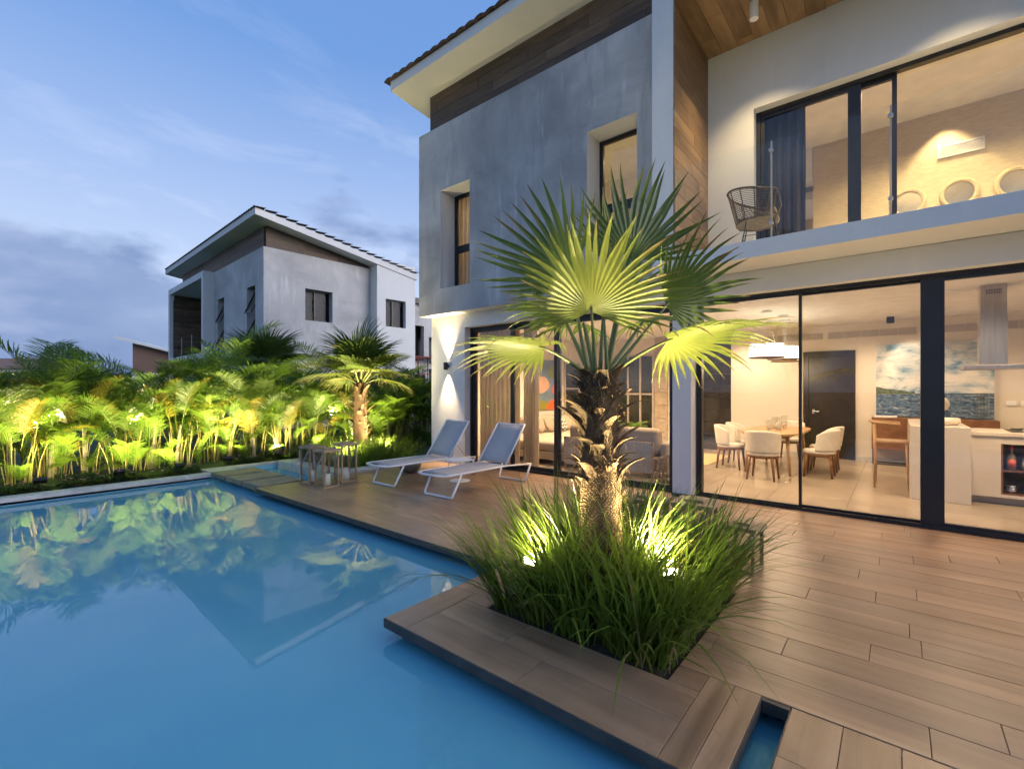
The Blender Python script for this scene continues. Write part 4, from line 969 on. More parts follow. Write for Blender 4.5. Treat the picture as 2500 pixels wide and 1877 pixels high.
G1 = 'wooden lanterns by the pool edge'
lantern('wooden lantern at the left of the trio beside the stepping stones', 3.80, 7.33, R(8), .25, .57, G1)
lantern('wooden lantern nearest the pool, front one of three', 3.80, 6.86, R(5), .26, .55, G1)
lantern('wooden lantern at the right of the pool trio, nearest the grass island', 4.24, 7.06, R(-4), .27, .59, G1)
candle('thick white candle inside the left pool lantern', 3.83, 7.31, .029, .05, .17)
candle('broad white candle inside the front pool lantern', 3.80, 6.86, .029, .058, .17, .97)
candle('slanted white candle inside the right pool lantern', 4.24, 7.06, .029, .065, .19, .62)
G2 = 'wooden lanterns behind the deck planter'
lantern('grey wooden lantern directly behind the planter palm, left of its group', 3.98, 1.70, R(2), .27, .52, G2)
lantern('grey wooden lantern behind the planter in front of the white column', 4.10, 1.33, R(4), .29, .52, G2)
lantern('low grey wooden lantern at the right end behind the planter', 4.30, 1.00, R(-6), .24, .34, G2)

# wall lamp, deck lights, floods
T = thing('wall_lamp', 'small dark up-and-down wall lamp glowing on the white house corner', 'lamp', None, (6.57, 7.17, 2.0))
MB().lathe([(.045, -.075), (.045, .075), (.038, .075), (.038, .05), (0, .05)], 20).build('body', M['metal'], T, smooth=False)
MB().box(.03, .079, -.02, .02, -.03, .03).build('bracket', M['metal'], T)
for s, nme in ((1, 'upper_lens'), (-1, 'lower_lens')): MB().lathe([(0, s * .071), (.037, s * .071)], 20).build(nme, M['lampon'], T)
spot('wall_lamp_up', (6.585, 7.17, 2.09), (6.615, 7.17, 3.0), 260, 66, 1.0, (1, .74, .42), .02); spot('wall_lamp_down', (6.585, 7.17, 1.91), (6.615, 7.17, 1.0), 260, 60, 1.0, (1, .74, .42), .02)
for i, (x, y, lab) in enumerate(((3.694, 4.98, 'deck light in the boards between pool edge and loungers'), (6.168, 4.938, 'deck light glowing under the head of the nearer lounger'), (6.09, .874, 'small deck light in front of the dining room doors'), (6.091, 2.9, 'deck light behind the palm near the white column'), (6.1, 6.9, 'deck light by the foot of the house corner'), (6.09, -1.15, 'deck light before the kitchen doors at the right edge'))):
    T = thing('deck_light', lab, 'light', 'deck lights', (x, y, .002))
    MB().lathe([(.026, 0), (.036, 0), (.036, .002), (.026, .002)], 20).build('rim', M['chrome'], T); MB().lathe([(0, .0015), (.026, .0015)], 16).build('lens', M['deckon'], T)
    spot('deck_light_beam', (x, y, .02), (x, y, 2), (3, 5, 46, 5, 5, 46)[i], 116, 1.0, (1, .74, .42), .02)
M['floodcol'] = None
def flood(x, y, z, to, w, ang, lab, grp='garden flood lamps', r=.06, vis=True):
    d = (Vector(to) - Vector((x, y, z))).normalized()
    T = thing('flood_lamp', lab, 'lamp', grp, (x, y, z))
    rot = d.to_track_quat('Z', 'Y').to_matrix().to_4x4()
    b = MB().box(-.075, .075, -.055, .055, -.05, 0).build('housing', M['dark'], T); b.matrix_local = rot
    s_ = MB().box(-.006, .006, -.006, .006, -.12 - .05, -.05).build('stake', M['dark'], T)
    e = MB().box(-.06, .06, -.042, .042, .0008, .003).build('lens', M['lampon'], T); e.matrix_local = rot
    spot('flood_beam', Vector((x, y, z)) + d * .02, to, w, ang, .9, (1, .82, .42), r)
    return T
for i, (x, w) in enumerate(((-.9, 190), (.0, 200), (.95, 240), (1.9, 320), (2.75, 320), (3.7, 300), (4.7, 300), (5.7, 290), (6.7, 290))):
    flood(x, 10.16 if x < 3.2 else 10.55, .14, (x + .1, 11.3, 1.6), w, 140, ('flood lamp at the left end of the hedge foot', 'second flood lamp from the left at the hedge foot', 'third flood lamp from the left at the hedge foot', 'black flood lamp among pink flowers before the hedge', 'flood lamp at the hedge foot just left of the pool corner', 'flood lamp behind the white coping at the pool corner', 'flood lamp at the hedge foot behind the left of the grass island', 'flood lamp at the hedge foot behind the island palm', 'flood lamp at the right end of the hedge foot')[i])
for i, x in enumerate((-.4, 1.0, 2.4, 3.8, 5.2, 6.6)):  # unseen lamps added between the rows to brighten the upper fronds
    flood(x, 11.62, .85, (x + .1, 11.4, 2.4), 520, 165, ('added up-light hidden in the canes at the left end of the hedge', 'second added up-light from the left, hidden in the hedge canes', 'third added up-light from the left, hidden in the hedge canes', 'added up-light hidden in the hedge canes behind the pool corner', 'added up-light hidden in the canes behind the grass island', 'added up-light hidden in the canes at the right end of the hedge')[i], 'added up-lights inside the hedge')
flood(4.95, 8.3, .22, (5.7, 9.3, 1.6), 700, 140, 'spot lamp in the island grass left of the palm'); flood(6.35, 8.75, .22, (6.05, 9.3, 1.7), 600, 140, 'spot lamp in the island grass right of the palm')
flood(2.62, 1.99, .30, (2.92, 1.62, 2.0), 430, 96, 'spot lamp in the planter grass left of the palm trunk', 'planter spot lamps'); flood(3.06, 1.16, .30, (2.98, 1.5, 2.1), 820, 98, 'bright spot lamp in the planter grass right of the palm trunk', 'planter spot lamps')

spot('planter_glow', (3.06, 1.16, .33), (3.0, 1.3, 2.0), 120, 165, 1.0, (1, .82, .42), .05); spot('planter_glow', (2.62, 1.99, .33), (2.7, 1.9, 2.0), 70, 165, 1.0, (1, .82, .42), .05)     # wide spill of the two planter lamps

# rattan chair on the balcony
M['rattan'] = pmat('rattan', (.085, .058, .032), (.17, .12, .07), 20, .55)
T = thing('rattan_armchair', 'dark rattan tub armchair with thin metal legs on the balcony', 'chair', None, (6.66, 1.36, 3.251), R(-78))
def seatshell(u, v):          # u: -1..1 round the shell from arm to arm, v: 0 seat edge .. 1 rim
    a = u * R(118); rr = .27 + .07 * v; hh = .42 + v * (.40 - .17 * abs(u) ** 1.6 + .03 * max(0, abs(u) - .8) * 5)
    return Vector((-rr * math.cos(a) * (1 + .1 * v), rr * math.sin(a) * 1.08, hh - .03 * (1 - v)))
m = MB(); m.tube([seatshell(-1 + 2 * i / 30, 1) for i in range(31)], .014, 7); m.tube([seatshell(-1 + 2 * i / 24, 0) for i in range(25)], .012, 6)
m.tube([seatshell(-1, v / 5) for v in range(6)], .013, 6); m.tube([seatshell(1, v / 5) for v in range(6)], .013, 6); m.tube([seatshell(-1, 1), seatshell(-1, .4) + Vector((.08, .02, -.02)), seatshell(-1, 0) + Vector((.05, .06, 0)), seatshell(1, 0) + Vector((.05, -.06, 0)), seatshell(1, .4) + Vector((.08, -.02, -.02)), seatshell(1, 1)], .012, 6)
m.build('rim', M['rattan'], T, smooth=True)
m = MB()
for k in range(1, 17): m.tube([seatshell(-1 + 2 * i / 24, k / 17) for i in range(25)], .0042, 5, False)
stuff(m.build('weave', M['rattan'], T))
m = MB()
for i in range(9): m.tube([seatshell(-.9 + 1.8 * i / 8, v / 5) for v in range(6)], .007, 5)
m.build('ribs', M['rattan'], T)
stuff(bpy.data.objects[m and 'ribs'])
m = MB()
for i in range(15): y = -.25 + .5 * i / 14; m.tube([(-.24, y, .40), (0, y, .385), (.20, y, .40)], .006, 5)
stuff(m.build('seat', M['rattan'], T))
for sx in (-1, 1):
    for sy in (-1, 1): MB().tube([(sx * .15, sy * .16, .39), (sx * .22, sy * .23, 0)], .008, 6).build('leg', M['dark'], T)
MB().tube([(.19, .19, .2), (.19, -.19, .2), (-.19, -.19, .2), (-.19, .19, .2), (.19, .19, .2)], .006, 6).build('stretcher', M['dark'], T)
# balcony ceiling lamps
for i, (y, lab) in enumerate(((1.43, 'white cylinder lamp hanging under the wooden balcony ceiling, lit'), (-.55, 'white cylinder ceiling lamp farther along the balcony'))):
    T = thing('ceiling_lamp', lab, 'lamp', 'balcony ceiling lamps', (6.67, y, 6.30))
    MB().lathe([(.052, .0), (.052, .22), (0, .22)], 20).build('cylinder', M['powder'], T, smooth=False); MB().lathe([(0, .004), (.04, .004)], 18).build('lens', M['lampon'], T)
    spot('ceiling_lamp_beam', (6.67, y, 6.28), (6.80, y, 3), 150, 104, 1.0, (1, .74, .38), .03)

# ================================================================ INDOORS
M['curtain'] = leafmat('sheer_curtain', (.44, .36, .29), (.52, .44, .35), 2, .8, .35, (1, 1))
M['dcurtain'] = pmat('dark_curtain', (.045, .03, .022), (.075, .052, .04), 3, .85)
M['sofa'] = pmat('beige_sofa_fabric', (.34, .27, .20), (.40, .325, .245), 30, .9, bmp=.25, bscale=120)
M['sofa2'] = pmat('taupe_sofa_fabric', (.27, .215, .16), (.33, .265, .20), 40, .9, bmp=.25, bscale=120)
M['strap'] = pmat('woven_strap', (.42, .36, .29), (.50, .44, .36), 25, .8, var=(.9, 1.1))
M['cream'] = pmat('cream_upholstery', (.62, .56, .47), (.68, .62, .53), 12, .8)
M['walnut'] = woodmat('walnut', (.10, .042, .018), (.19, .085, .036), (.27, .13, .06), .4, 10, (.9, 1.1))
M['oak'] = woodmat('oak_table', (.26, .15, .07), (.38, .23, .11), (.46, .29, .15), .35, 8, (.95, 1.05))
M['ddoor'] = woodmat('dark_wenge_door', (.012, .009, .006), (.026, .018, .011), (.04, .028, .016), .3, 12, (1, 1))
M['quartz'] = pmat('cream_quartz', (.62, .55, .46), (.66, .59, .50), 2, .25)
M['vent'] = pmat('vent_metal', (.42, .37, .33), rough=.5)
M['dtile'] = pmat('dark_wall_tile', (.05, .043, .036), (.085, .075, .062), 6, .35, var=(.75, 1.25))
M['rug'] = pmat('straw_rug', (.40, .30, .14), (.48, .37, .19), 60, .95)
M['shade'] = emat('lit_lamp_shade', (1.0, .86, .62), 3.2)
M['stonewall'] = pmat('interior_stone', (.36, .28, .20), (.48, .39, .29), 7, .8, (1, 1, 2), bmp=.4)
def curtain(name, label, x, y0, y1, z0, z1, m, amp=.045, waves=9, group=None):
    n_ = waves * 8; vs = []
    for i in range(n_ + 1):
        t = i / n_; y = y0 + (y1 - y0) * t; a = t * waves * 6.283
        for z, s in ((z0, 1.15), ((z0 + z1) / 2, 1), (z1, .8)): vs.append((x + amp * s * math.sin(a) + .01 * math.sin(a * .37 + z), y + .012 * math.sin(a * 2 + z), z))
    fs = [(3 * i + k, 3 * i + 3 + k, 3 * i + 4 + k, 3 * i + 1 + k) for i in range(n_) for k in range(2)]
    o = mesh(name, vs, fs, m, None, smooth=True); return tag(o, label, 'curtain', group)
curtain('curtain', 'sheer beige curtain gathered behind the left sliding door', 7.10, 5.66, 6.68, .02, 2.93, M['curtain'])
curtain('curtain', 'narrow pale curtain bunched beside the abstract painting', 7.22, 5.30, 5.62, .02, 2.93, M['curtain'], .05, 5)
curtain('curtain', 'dark curtain behind the left pane of the upper balcony door', 7.86, 1.02, 1.6, 3.26, 6.1, M['dcurtain'], .05, 5)
curtain('curtain', 'cream curtain in the narrow upper window of the cement wall', 7.02, 6.25, 7.36, 3.26, 5.9, M['curtain'], .04, 9)
def slab(m, pts, y, t):        # flat painted patch on the living room wall
    return pts
# abstract painting on the side wall
T = thing('abstract_painting', 'large abstract painting in blue, peach and orange over the sofa', 'painting', None, (9.45, 7.371, .98))
box('canvas', 0, 1.42, -.035, -.001, 0, 1.34, pmat('painted_blue', (.13, .19, .27), (.17, .235, .32), 3, .7), T)
def patch(pts, col, name='paint_patch', lift=.037, n_=5):
    P = [Vector((x, -lift, z)) for x, z in pts]; k = len(P); sm = []
    for i in range(k):
        a, b, c, d = P[i - 1], P[i], P[(i + 1) % k], P[(i + 2) % k]
        for j in range(n_):
            t = j / n_; sm.append(.5 * ((2 * b) + (c - a) * t + (2 * a - 5 * b + 4 * c - d) * t * t + (3 * b - a - 3 * c + d) * t ** 3))
    return mesh(name, [tuple((max(0, min(1.42, v.x)), v.y, max(0, min(1.34, v.z)))) for v in sm], [tuple(range(len(sm)))], pmat(name, col, rough=.7), T)
PCH = (.55, .33, .21); DKL = (.05, .06, .075)
patch([(.15, .0), (.0, .0), (.0, .35), (.14, .52), (.22, .34), (.42, .34), (.36, .18)], (.17, .36, .32))
patch([(.0, .85), (.0, 1.34), (.45, 1.34), (.36, 1.1), (.16, 1.06)], (.20, .36, .30))
patch([(.26, .98), (.30, 1.14), (.44, 1.18), (.54, 1.08), (.50, .94), (.36, .88)], DKL, lift=.038); patch([(.29, .98), (.32, 1.11), (.43, 1.14), (.50, 1.06), (.47, .96), (.36, .91)], (.18, .25, .33), lift=.039)
patch([(.48, 1.22), (.60, 1.32), (.68, 1.2), (.62, .92), (.92, .86), (1.08, .64), (.86, .48), (.62, .44), (.50, .5), (.54, .62), (.5, .9)], PCH, lift=.040)
patch([(.56, .0), (.72, .26), (1.0, .18), (1.1, .0)], (.22, .21, .03)); patch([(.95, .0), (1.06, .2), (1.3, .28), (1.42, .2), (1.42, .0)], (.75, .12, .03), lift=.038)
patch([(1.2, .52), (1.26, .66), (1.42, .68), (1.42, .44), (1.28, .42)], (.75, .12, .03)); patch([(1.0, .96), (1.16, 1.2), (1.4, 1.2), (1.4, .9), (1.2, .86)], (.17, .2, .05))
patch([(.0, .0), (.0, .16), (.10, .12), (.14, .0)], DKL, lift=.039)
# sofas
def cushion(name, x0, x1, y0, y1, z0, z1, m, parent, r=.06, puff=0):
    o = MB().box(x0, x1, y0, y1, z0, z1).build(name, m, parent); b = o.modifiers.new('b', 'BEVEL'); b.width = r; b.segments = 4
    for p in o.data.polygons: p.use_smooth = True
    o.modifiers.new('wn', 'WEIGHTED_NORMAL'); return o
T = thing('corner_sofa', 'deep beige chaise sofa below the abstract painting', 'sofa', None, (7.75, 4.75, 0))
cushion('base', 0, 2.9, .0, 2.45, .10, .27, M['sofa'], T, .03); cushion('seat', .0, 2.9, .0, 2.3, .272, .46, M['sofa'], T, .07)
cushion('back', 1.2, 2.9, 2.2, 2.5, .274, .84, M['sofa'], T, .08)
for x in (.1, 2.7): box('leg', x, x + .1, .1, .2, 0, .1, M['dark'], T); box('leg', x + .001, x + .1, 2.1, 2.2, 0, .1, M['dark'], T)
def pillow(label, x, y, z, rz, tilt, m, s=.25):
    o = MB().lathe([(0, -.055), (.16, -.05), (.25, 0), (.16, .05), (0, .055)], 4).build('pillow', m); o.modifiers.new('s', 'SUBSURF').levels = 2
    o.modifiers['s'].render_levels = 2
    for p in o.data.polygons: p.use_smooth = True
    o.scale = (s / .17, s / .17, 1.3); o.rotation_mode = 'XYZ'; o.matrix_world = Matrix.Translation((x, y, z)) @ Matrix.Rotation(rz, 4, 'Z') @ Matrix.Rotation(tilt, 4, 'X') @ Matrix.Rotation(R(45), 4, 'Z') @ Matrix.Diagonal((s / .17, s / .17, 1.3, 1))
    return tag(o, label, 'pillow', 'sofa pillows')
mz, nz_, lz, bz = newmat('chevron_fabric'); cz = coords(nz_, lz, (1, 1, 1), 0, (0, 0, R(45)))
sx_ = nd(nz_, 'ShaderNodeSeparateXYZ'); lz.new(cz, sx_.inputs[0])
def mth(op, a, b=None):
    k_ = nd(nz_, 'ShaderNodeMath', operation=op)
    for i_, v_ in enumerate((a, b)):
        if v_ is None: continue
        if isinstance(v_, (int, float)): k_.inputs[i_].default_value = v_
        else: lz.new(v_, k_.inputs[i_])
    return k_.outputs[0]
zig = mth('MULTIPLY', mth('PINGPONG', sx_.outputs[0], .045), .9); st_ = mth('GREATER_THAN', mth('FRACT', mth('MULTIPLY', mth('ADD', sx_.outputs[1], zig), 15)), .5)
lz.new(mixc(nz_, lz, st_, (.62, .58, .52), (.03, .03, .035)), bz.inputs['Base Color']); bz.inputs['Roughness'].default_value = .9
pillow('taupe pillow at the left end of the chaise sofa', 9.25, 6.75, .66, R(0), R(68), M['sofa2']); pillow('second taupe pillow leaning on the chaise sofa back', 9.65, 6.72, .66, R(6), R(66), M['sofa2'])
pillow('black and white zigzag pillow on the chaise sofa', 10.05, 6.62, .64, R(-4), R(64), mz, .23); pillow('beige pillow right of the zigzag pillow', 10.45, 6.72, .66, R(-8), R(64), M['sofa'])
T = thing('woven_back_sofa', 'taupe sofa with a woven strap back facing into the living room', 'sofa', None, (7.58, 3.1, 0))
cushion('base', .10, 1.05, .0, 1.9, .12, .36, M['sofa2'], T, .04); cushion('back_cushion', .16, .42, .05, 1.85, .361, .84, M['sofa2'], T, .09); cushion('seat', .43, 1.06, .02, 1.88, .362, .5, M['sofa2'], T, .06); cushion('arm', .12, 1.05, -.13, -.002, .12, .62, M['sofa2'], T, .05)
bf = MB(); bf.box(0, .03, .06, .1, 0, .62); bf.box(0, .03, 1.80, 1.84, 0, .62); bf.box(0, .03, .1, 1.8, .58, .62); bf.box(0, .03, .1, 1.8, .10, .14); bf.build('back_frame', M['oak'], T)
for i in range(24):
    y = .13 + i * .07; box('strap', -.004 if i % 2 else -.010, .004 if i % 2 else -.002, y - .03, y + .03, .10, .62, M['strap'], T)
for i in range(7):
    z = .15 + i * .066; box('strap', -.0075, -.0045, .07, 1.83, z - .028, z + .028, M['strap'], T)
T = thing('wicker_lantern', 'round wicker basket lantern on the floor by the window', 'lantern', None, (7.5, 2.9, 0))
m = MB(); pr = [(.10, 0), (.17, .06), (.185, .16), (.15, .28), (.09, .40), (.06, .44)]
for (r, z) in [(a[0] + (b[0] - a[0]) * t, a[1] + (b[1] - a[1]) * t) for a, b in zip(pr, pr[1:]) for t in (0, .25, .5, .75)]: m.tube([(r * math.cos(a * .262), r * math.sin(a * .262), z + .004) for a in range(25)], .005, 5, False)
stuff(m.build('weave', M['rattan'], T)); m = MB()
for i in range(18): a = i * .349; m.tube([(r * math.cos(a), r * math.sin(a), z + .004) for r, z in pr], .005, 5)
stuff(m.build('ribs', M['rattan'], T))
T = thing('stool_table', 'white lattice side table beyond the woven sofa', 'table', None, (9.3, 3.35, 0))
MB().lathe([(0, .44), (.24, .44), (.24, .47), (0, .47)], 28).build('tabletop', M['powder'], T); m = MB()
for i in range(16):
    a = i * .3927
    for d in (-.4, .4): m.tube([(.2 * math.cos(a), .2 * math.sin(a), .44), (.235 * math.cos(a + d / 2), .235 * math.sin(a + d / 2), .22), (.2 * math.cos(a + d), .2 * math.sin(a + d), .0)], .008, 5)
m.build('lattice', M['powder'], T)
T = thing('potted_fern', 'green fern in a pot seen over the woven sofa', 'plant', None, (9.6, 4.55, 0))
MB().lathe([(0, 0), (.12, 0), (.16, .55), (.14, .55), (0, .5)], 20).build('pot', M['powder'], T, smooth=True); q = random.Random(8)
for i in range(16):
    o = link(bpy.data.objects.new('frond', FR[5]), T); a = i * 2.4; o.matrix_local = Matrix.Translation((0, 0, .5)) @ Matrix.Rotation(a, 4, 'Z') @ Matrix.Rotation(-R(q.uniform(15, 55)), 4, 'X') @ Matrix.Scale(q.uniform(.45, .62), 4)
# dark windows at the back of the living room
def indoor_window(label, axis, p, u0, u1, z0, z1, nv, nh):
    T = thing('back_window', label, 'window', 'dark windows of the living room', (0, 0, 0)); f = MB(); t = .05
    for i in range(nv + 1):
        u = u0 + (u1 - u0 - t) * i / nv; f.box(*((p - .04, p, u, u + t) if axis == 'x' else (u, u + t, p - .04, p)), z0, z1)
    fr2 = MB()
    for j in range(nh + 1):
        z = z0 + (z1 - z0 - t) * j / nh; f.box(*((p - .035, p - .001, u0 + .05, u1 - .05) if axis == 'x' else (u0 + .05, u1 - .05, p - .035, p - .001)), z, z + t)
    f.build('frame', M['vent'], T)
    for i in range(nv):
        for j in range(nh):
            a, b = u0 + t + (u1 - u0 - t) * i / nv, u0 + (u1 - u0 - t) * (i + 1) / nv; c, d = z0 + t + (z1 - z0 - t) * j / nh, z0 + (z1 - z0 - t) * (j + 1) / nh
            box('pane', *((p - .012, p - .002, a, b) if axis == 'x' else (a, b, p - .012, p - .002)), c, d, M['nightglass'], T)
    return rebase(T, (p, (u0 + u1) / 2, z0) if axis == 'x' else ((u0 + u1) / 2, p, z0))
M['nightglass'] = pmat('night_glass', (.012, .014, .010), (.03, .03, .02), 2, .06)
LW = thing('room_divider_wall', 'warm wall at the back of the living room with stone strip', 'wall', None, (12.45, 5.8, 0))
wall('wall', 'x', 0, .15, (-1.3, 1.57), (.001, 2.947), [], M['iwall'], LW)
for i in range(8): box('stone', -.03 - .006 * (i % 2), -.001, -1.02 + .0, -.66, .005 + i * .366, .36 + i * .366, M['stonewall'], LW)
indoor_window('dark gridded window on the living room back wall behind the palm trunk', 'x', 12.44, 5.16, 6.32, .3, 2.5, 3, 2)
indoor_window('narrow dark window on the side wall next to the abstract painting', 'y', 7.37, 11.3, 12.1, .8, 2.3, 1, 2)
T = thing('dark_tile_wall', 'dark stone tiled wall glimpsed left of the dining room', 'wall', None, (13.55, 3.75, 0))
for i in range(9):
    for j in range(2): plank('tile', .54, .318, .02, M['dtile'], T, Matrix.Translation((0, -.27 + .545 * j, .18 + i * .322)) @ Matrix.Rotation(R(-90), 4, 'Y') @ Matrix.Rotation(R(90), 4, 'Z'))
tag(box('stone_step', 12.45, 13.5, 3.22, 3.95, .001, .18, M['dtile']), 'low dark stone step at the foot of the tiled wall', 'step')
tag(box('straw_rug', 9.75, 11.5, 2.93, 4.1, .002, .012, M['rug']), 'straw-coloured rug edge on the floor beyond the column', 'rug')
# ---- dining set
TX, TY = 10.3, 1.80
T = thing('dining_table', 'rounded oak dining table under the drum pendant lamps', 'table', None, (TX, TY, 0))
pl = []
for i in range(48):
    a = i / 48 * 6.283; c, s = math.cos(a), math.sin(a); pl.append((1.12 * math.copysign(abs(c) ** .55, c), .50 * math.copysign(abs(s) ** .55, s)))
MB().prism(pl, .71, .745).build('tabletop', M['oak'], T, bevel=.008); MB().box(-.85, .85, -.3, .3, .64, .708).build('apron', M['oak'], T)
for sx in (-1, 1):
    for sy in (-1, 1): MB().tube([(sx * .82, sy * .30, .69), (sx * .90, sy * .36, 0)], [.035, .02], 10).build('leg', M['oak'], T, smooth=True)
def dchair():
    T = thing('dining_chair', '', 'chair', 'cream dining chairs', (0, 0, 0))
    vs = []; fs = []; nu, nv = 16, 8
    for j in range(nv + 1):
        v = j / nv
        for i in range(nu + 1):
            u = -1 + 2 * i / nu; a = u * R(100); r = .235 + .02 * v; top = .46 + (.83 - .46 - .10 * abs(u) ** 3) * v
            vs.append((-r * math.cos(a) - .03 * v, r * math.sin(a) * 1.02, top))
    for j in range(nv):
        for i in range(nu): b = j * (nu + 1) + i; fs.append((b, b + 1, b + nu + 2, b + nu + 1))
    o = mesh('backrest', vs, fs, M['cream'], T, smooth=True); sd_ = o.modifiers.new('s', 'SOLIDIFY'); sd_.thickness = .045; sd_.offset = 0; b = o.modifiers.new('b', 'BEVEL'); b.width = .015; b.segments = 2
    MB().lathe([(0, .40), (.235, .40), (.25, .43), (.23, .47), (0, .475)], 24).build('seat', M['cream'], T, smooth=True)
    MB().lathe([(0, .365), (.24, .365), (.245, .399), (0, .399)], 24).build('seat_rail', M['walnut'], T)
    for sx in (-1, 1):
        for sy in (-1, 1): MB().tube([(sx * .17, sy * .17, .38), (sx * .205, sy * .205, 0)], [.026, .015], 8).build('leg', M['walnut'], T, smooth=True)
    return T
D0 = dchair()
for i, (x, y, rz, lab) in enumerate(((8.86, 1.76, 0, 'cream barrel dining chair at the near end of the table'), (9.75, 1.05, 90, 'cream dining chair on the right side nearest the window'), (10.55, 1.05, 90, 'cream dining chair on the right side farther in'),
        (9.75, 2.5, -90, 'cream dining chair on the left side nearest the window'), (10.55, 2.5, -90, 'cream dining chair on the left side farther in'), (11.7, 1.8, 180, 'cream dining chair at the far end of the table'))):
    o = D0 if i == 0 else copy_tree(D0); o['label'] = lab; o.location = (x, y, 0); o.rotation_euler = (0, 0, R(rz))
M['shell'] = pmat('white_shells', (.55, .48, .38), (.72, .66, .56), 25, .6)
for i, (x, y, h) in enumerate(((9.85, 1.86, .20), (10.1, 1.74, .25), (10.3, 1.84, .24), (10.55, 1.72, .26))):
    T = thing('glass_vase', ('glass vase of shells nearest the window on the table', 'second glass vase of shells on the dining table', 'third glass vase of shells on the dining table', 'far glass vase of shells on the dining table')[i], 'vase', 'shell vases', (x, y, .746))
    MB().lathe([(.055, 0), (.055, h), (.052, h), (.052, .006), (0, .006)], 20).build('glass', M['thin'], T, smooth=False); q = random.Random(i); m = MB()
    for k in range(14): c = (q.uniform(-.028, .028), q.uniform(-.028, .028), q.uniform(.02, .10)); m.lathe([(0, -.017), (.015, -.008), (.016, .006), (0, .017)], 6, c)
    stuff(m.build('shells', M['shell'], T))
for i, (x, y, r) in enumerate(((9.55, 1.84, .29), (10.3, 1.70, .27), (11.0, 1.78, .27))):
    T = thing('pendant_lamp', ('lit white drum pendant nearest the window over the table', 'middle of three lit drum pendants over the table', 'far lit drum pendant over the table')[i], 'lamp', 'drum pendant lamps', (x, y, 2.09))
    MB().lathe([(r, .02), (r * .94, .25)], 32).build('shade', M['shade'], T, smooth=True); MB().lathe([(r * 1.004, 0), (r * 1.004, .02), (r * .99, .02), (r * .99, 0)], 32).build('trim', M['oak'], T)
    MB().lathe([(0, .03), (r * .97, .03)], 32).build('diffuser', M['shade'], T); MB().lathe([(.0, .82), (.09, .82), (.09, .858), (0, .858)], 20).build('canopy', M['powder'], T)
    for a in (0, 2.1, 4.2): MB().tube([(.04 * math.cos(a), .04 * math.sin(a), .82), (r * .6 * math.cos(a), r * .6 * math.sin(a), .25)], .0015, 4).build('wire', M['chrome'], T)
    point('pendant_glow', (x, y, 2.0), 15, (1, .70, .43), .14)
# door, vents, painting, sideboard on the back wall
T = thing('interior_door', 'dark wooden door with steel handle in the dining room back wall', 'door', None, (12.5, 1.17, 0))
MB().box(-.06, -.001, -.48, -.38, 0, 2.37).box(-.06, -.001, .38, .48, 0, 2.37).box(-.06, -.001, -.38, .38, 2.25, 2.37).build('frame', M['ddoor'], T); box('leaf', -.035, -.001, -.379, .379, .002, 2.248, M['ddoor'], T)
MB().box(-.055, -.036, .26, .31, .98, 1.08).tube([(-.055, .285, 1.03), (-.09, .285, 1.03), (-.09, .17, 1.03)], .011, 8).build('handle', M['chrome'], T)
for k, (y0, y1, lab) in enumerate(((1.26, 2.42, 'slatted air vent above the dining room door, left run'), (-.32, 1.2, 'long slatted air vent above the seascape painting'), (-2.42, -.66, 'slatted air vent behind the steel hood'))):
    T = thing('air_vent', lab, 'vent', 'ceiling-height air vents', (12.498, y0, 2.62)); L = y1 - y0
    MB().box(-.012, 0, 0, L, 0, .02).box(-.012, 0, 0, L, .165, .185).box(-.012, 0, 0, .02, .021, .164).box(-.012, 0, L - .02, L, .021, .164).build('frame', M['iwall'], T); box('backing', -.002, 0, .02, L - .02, .021, .164, M['vent'], T)
    for i in range(1, 5): box('divider', -.0115, -.0025, L * i / 5 - .006, L * i / 5 + .006, .021, .164, M['iwall'], T)
    m = MB()
    for i in range(9): z = .028 + i * .015; m.add([(-.010, .021, z), (-.010, L - .021, z), (-.003, L - .021, z + .009), (-.003, .021, z + .009)], [(0, 1, 2, 3)])
    stuff(m.build('slats', M['iwall'], T))
sm, sn, sk, sb = newmat('seascape_paint'); sb.inputs['Roughness'].default_value = .6
cz = coords(sn, sk, (1, 1, 1)); sp_ = nd(sn, 'ShaderNodeSeparateXYZ'); sk.new(cz, sp_.inputs[0])
cl_ = ramp(sn, sk, noise(sn, sk, coords(sn, sk, (1, 1.0, 2.4)), 2.2, 8, .6, .4), [(.36, (.10, .22, .33)), (.47, (.40, .45, .48)), (.60, (.68, .64, .58))])
se_ = ramp(sn, sk, noise(sn, sk, coords(sn, sk, (1, 3.0, 9)), 2.6, 9, .65, .8), [(.36, (.012, .035, .09)), (.5, (.06, .12, .22)), (.60, (.22, .27, .33)), (.72, (.62, .60, .57))])
hz_ = nd(sn, 'ShaderNodeMath', operation='GREATER_THAN'); sk.new(sp_.outputs[2], hz_.inputs[0]); hz_.inputs[1].default_value = .46
sk.new(mixc(sn, sk, hz_.outputs[0], se_, cl_), sb.inputs['Base Color'])
T = thing('seascape_painting', 'large seascape painting of waves and clouds on the back wall', 'painting', None, (12.49, .34, .965)); box('canvas', -.05, -.001, -1.74, 0, 0, 1.49, sm, T)
hl = MB(); q = random.Random(2); pts = [(-.052, -.62, .462)] + [(-.052, -.62 + .62 * i / 16, .50 + .10 * i / 16 + q.uniform(-.012, .012)) for i in range(17)] + [(-.052, 0, .462)]
hl.add(pts, [tuple(range(len(pts)))]).build('painted_headland', pmat('headland_paint', (.05, .07, .03), (.12, .15, .07), 30, .7), T); box('horizon_line', -.0515, -.0505, -1.74, -.62, .462, .478, pmat('horizon_paint', (.03, .06, .14), rough=.7), T)
T = thing('sideboard', 'walnut sideboard on a thin black frame below the seascape', 'sideboard', None, (12.05, -.5, 0))
